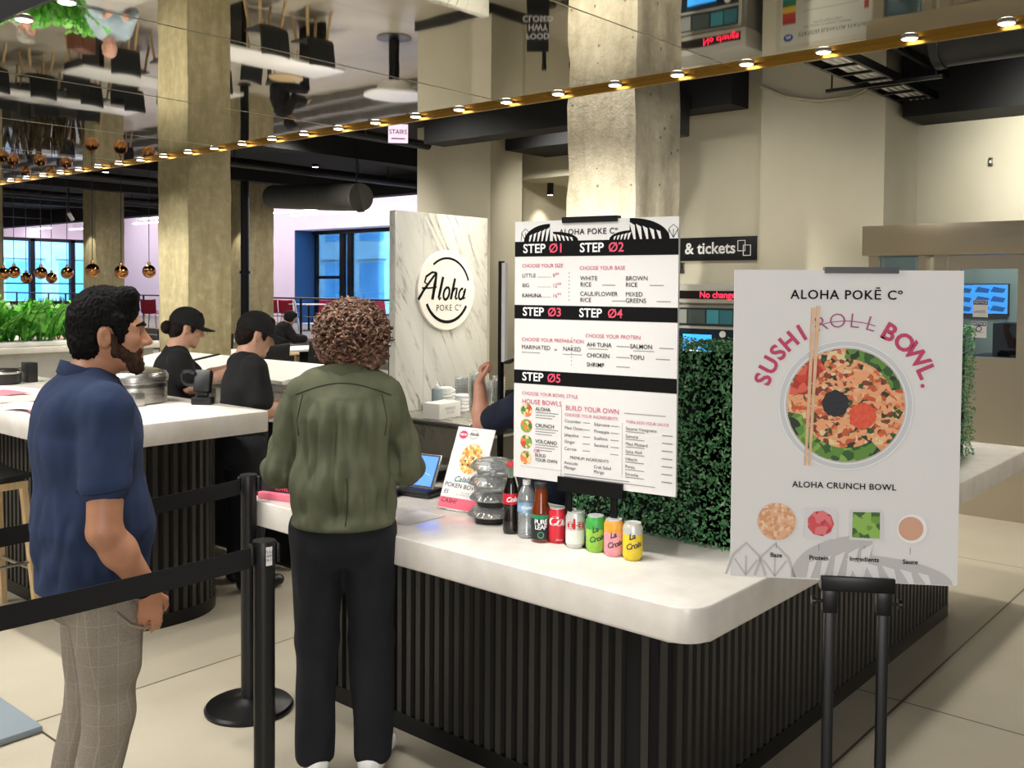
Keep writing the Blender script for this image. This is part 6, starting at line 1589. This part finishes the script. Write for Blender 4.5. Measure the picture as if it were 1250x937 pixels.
# surface spot in the corridor, stairs sign, tall black post
q = at_z(672, 208, 3.52); t = thing('corridor_spotlight', 'black cylinder spotlight under the beige corridor ceiling', 'spotlight', (12.9, q.y * 12.9 / q.x, 3.518))
B().lathe([(.055, 0), (.055, -.2), (.045, -.2)], 20).build('body', BLACKP, t); B().lathe([(.045, -.199), (.04, -.203), (.002, -.203)], 18).build('lens', gl, t); spot('corridor_fill', (9.9, 8.4, 4.2), (12.4, 8.8, 2.4), 620, (1, .95, .85), 80, .9, .1); spot('entry_fill', (8.7, 1.9, 3.3), (10.8, 1.6, 2.75), 190, (1, .97, .86), 120, 1.0, .15)  # the two wall spots are added, without fixtures, to brighten corridor and entry
spot('column_wash', (5.25, 4.1, 4.1), (5.8, 4.1, 3.0), 95, (1, .95, .85), 90); spot('corridor_beam', (12.9, q.y*12.9/q.x, 3.28), (12.9, q.y*12.9/q.x, 0), 28, ang=100)  # column spot added above the canopy, no fixture, lifts the dark column top
q = at_d(486, 163, 8.4); t = thing('stairs_sign', 'small lit white sign reading STAIRS hanging below the gold edge', 'sign', q, radians(-42))
B().box(-.085, .085, -.012, .012, -.08, .08, .003).build('panel', mat('lit_sign_face', '#f3dff0', .4, emit=.9), t)
b = B(); put_text(b, 'STAIRS', 0, .012, .056, -.0125, bold=.012, sx=.9); flat(b, [(-.06, -.005), (.06, -.005), (.06, .005), (-.06, .005)], 0, -.045, -.0125); b.build('lettering', mat('stairs_magenta', '#b01f6b', .5), t, 0)
for s in (-.06, .06): B().tube([(s, 0, .08), (s, 0, 4.3 - q.z)], .004, 6).build('hanger', BLACKP, t)
q = ground(612, 5.3); t = thing('board_post', 'tall black post with a thin board edge beside the marble panel', 'post', q, radians(-12))
zt = 1.75 + (347 - 315)*5.3/1183; B().box(-.012, .012, -.012, .012, .01, zt).build('post', BLACKM, t); B().box(-.008, .010, -.045, -.013, zt - .55, zt - .01).build('board', WHITEP, t); B().box(-.15, .15, -.15, .15, 0, .012).build('foot', BLACKM, t)

# bronze entrance
EX = 8.0
t = thing('entrance_portal', 'brushed bronze entrance portal with glazed door at the picture edge', 'doorway', (EX, 1.2, 0))
off = Matrix.Translation((-EX, -1.2, 0))
B().box(EX, EX + .5, -.9, 3.06, 2.03, 2.28, .006).build('header', BRONZE, t, M=off)
for y0, y1, nm in ((2.94, 3.02, 'post'), (2.56, 2.62, 'post'), (2.40, 2.50, 'post'), (-.86, -.7, 'post')): B().box(EX + .05, EX + .17, y0, y1, 0, 2.03).build(nm, BRONZE, t, M=off)
B().box(EX + .1, EX + .12, 2.62, 2.94, .05, 2.03).build('side_glass', PANE, t, M=off)
d = B(); dy0, dy1 = .9, 2.38
d.box(EX + .02, EX + .10, dy0, dy1, 0, 1.24).box(EX + .02, EX + .10, dy0, dy1, 1.92, 2.02).box(EX + .02, EX + .10, 2.30, dy1, 1.24, 1.92).box(EX + .02, EX + .10, dy0, 1.88, 1.24, 1.92)
dd = d.build('door', BRONZE, t, M=off)
B().box(EX + .055, EX + .065, 1.88, 2.30, 1.24, 1.92).build('door_glass', PANE, dd, M=off)
B().box(EX - .03, EX + .02, 1.70, 1.80, 1.09, 1.115, .004).build('door_handle', STEEL, dd, M=off)
B().box(EX + .04, EX + .1, -.7, .9, 0, 2.03).build('side_panel', BRONZE, t, M=off)
for (u, v0, v1, lab, sub) in ((1197, 366, 387, 'upper paper NOTICE stuck on the bronze door glass', 'AUTHORIZED\nPERSONNEL ONLY'), (1195, 392, 412, 'lower paper NOTICE with a round symbol on the bronze door glass', 'NO PARKING')):
    a = at_x(u, v0, EX + .05); c = at_x(u, v1, EX + .05); n_ = thing('paper_notice', lab, 'notice', (EX + .05, a.y, (a.z + c.z)/2), -pi/2)
    h2 = (a.z - c.z)/2; B().box(-.055, .055, 0, .002, -h2, h2).build('sheet', WHITEP, n_)
    bb = B(); flat(bb, [(-.052, -.016), (.052, -.016), (.052, .016), (-.052, .016)], 0, h2 - .02, -.0006); hb_ = bb.build('heading_band', mat('notice_blue', '#1f2f6a', .5), n_, 0)
    bb = B(); put_text(bb, 'NOTICE', 0, h2 - .02, .026, -.001, bold=.02); bb.build('heading_lettering', WHITEI, hb_, 0)
    bb = B(); put_text(bb, sub, 0, -h2*.35, .011, -.0006)
    if 'round' in lab: ring(bb, .016, .022, 0, .005, -.0006)
    bb.build('lettering', INK, n_, 0)
# office behind the door: three screens and a black machine
MONB = mat('monitor_blue', '#5fb4f4', .3, emit=.9, var=None)
for k, (u, lab) in enumerate(((1177, 'blue wall monitor half hidden by the poster edge'), (1199, 'blue wall monitor in the middle behind the notice'), (1218, 'blue wall monitor farthest from the poster'))):
    q = at_x(u, 365, 10.14); m_ = thing('wall_monitor', lab, 'monitor', (10.14, q.y, q.z), -pi/2, 'wall monitors in the office')
    B().box(-.095, .095, 0, .055, -.15, .15, .004).build('case', BLACKP, m_); B().box(-.088, .088, -.002, 0, -.14, .14).build('screen', MONB, m_)
    b = B()
    for i in range(3): flat(b, [(-.07, -.02), (.05, -.03), (.07, .01), (-.04, .03)], 0, -.09 + .09*i, -.0025)
    b.build('screen_picture', mat('monitor_dark', '#2f6fae', .3, emit=.5), m_, 0)
q = at_x(1225, 415, 9.6)
t = thing('office_machine', 'black boxy office machine behind the bronze door glass', 'machine', (9.7, q.y - .05, 0)); B().box(-.3, .3, -.25, .3, 0, 1.16, .01).build('cabinet', BLACKP, t); B().box(-.2, .2, -.25, .12, 1.16, 1.46, .01).build('scanner', BLACKP, t); B().box(-.302, -.3, -.2, .25, 1.02, 1.1).build('tray', DARKSTEEL, t)
t = thing('wall_switch', 'small dark thermostat on the beige wall above the bronze entrance', 'switch', (10.19, 2.65, 3.0), -pi/2); B().box(-.02, .02, -.02, 0, -.04, .04, .004).build('plate', DARKSTEEL, t); B().box(-.008, .008, -.03, -.02, -.012, .012).build('button', WHITEG, t)
# added downlights, placed to brighten the far halls and back walls
for x, y, e in ((7.4, 4.7, 210), (7.9, 8.6, 420), (6.9, 1.7, 380), (8.9, 11.2, 420), (9.4, 12.6, 300), (8.4, 17, 320), (10.5, 21, 340), (12.8, 16.5, 380), (7, 24, 380), (13.0, 29, 380), (4.3, 19, 380), (5.6, 13.5, 380)):
    q = thing('fill_downlight', 'added round downlight brightening the far hall from the black ceiling', 'downlight', (x, y, 4.299), 0, 'added downlights in the black ceiling')
    B().lathe([(.07, 0), (.08, -.03), (.07, -.05)], 20).build('ring', BLACKP, q); B().lathe([(.065, -.051), (.05, -.056), (.002, -.057)], 18).build('lens', gl, q)
    spot('fill_downlight_beam', (x, y, 4.22), (x + .2, y, 0), e, (1, .95, .85), 150, .8, .1)
# lamps washing the concrete columns
for c_, e in ((c3, 60), (c4, 60)):
    q = thing('column_spotlight', 'white spotlight on an arm shining down the slim concrete column' if c_ is c4 else 'spotlight shining down the slim column behind the pendants', 'spotlight', (c_.x - .95, c_.y - .3, 3.45))
    B().tube([(0, 0, 0), (.12, .05, -.16)], .05, 14).build('lamp_head', WHITEG, q); B().tube([(0, 0, .02), (0, 0, .85)], .02, 8).build('stem', BLACKM, q)
    spot('column_wash', (c_.x - .8, c_.y - .25, 3.25), (c_.x - .25, c_.y, 2.4), e, ang=50)
q = ground(299, 20.5); t = thing('pipe_post', 'thin black standpipe in front of the slim lit column', 'pipe', (q.x, q.y, 0)); B().tube([(0, 0, 0), (0, 0, 4.3)], .09, 14).build('pipe', BLACKM, t); B().lathe([(.13, 0), (.13, .04)], 18).lathe([(.12, 2.0), (.12, 2.06)], 18).build('collar', BLACKM, t)
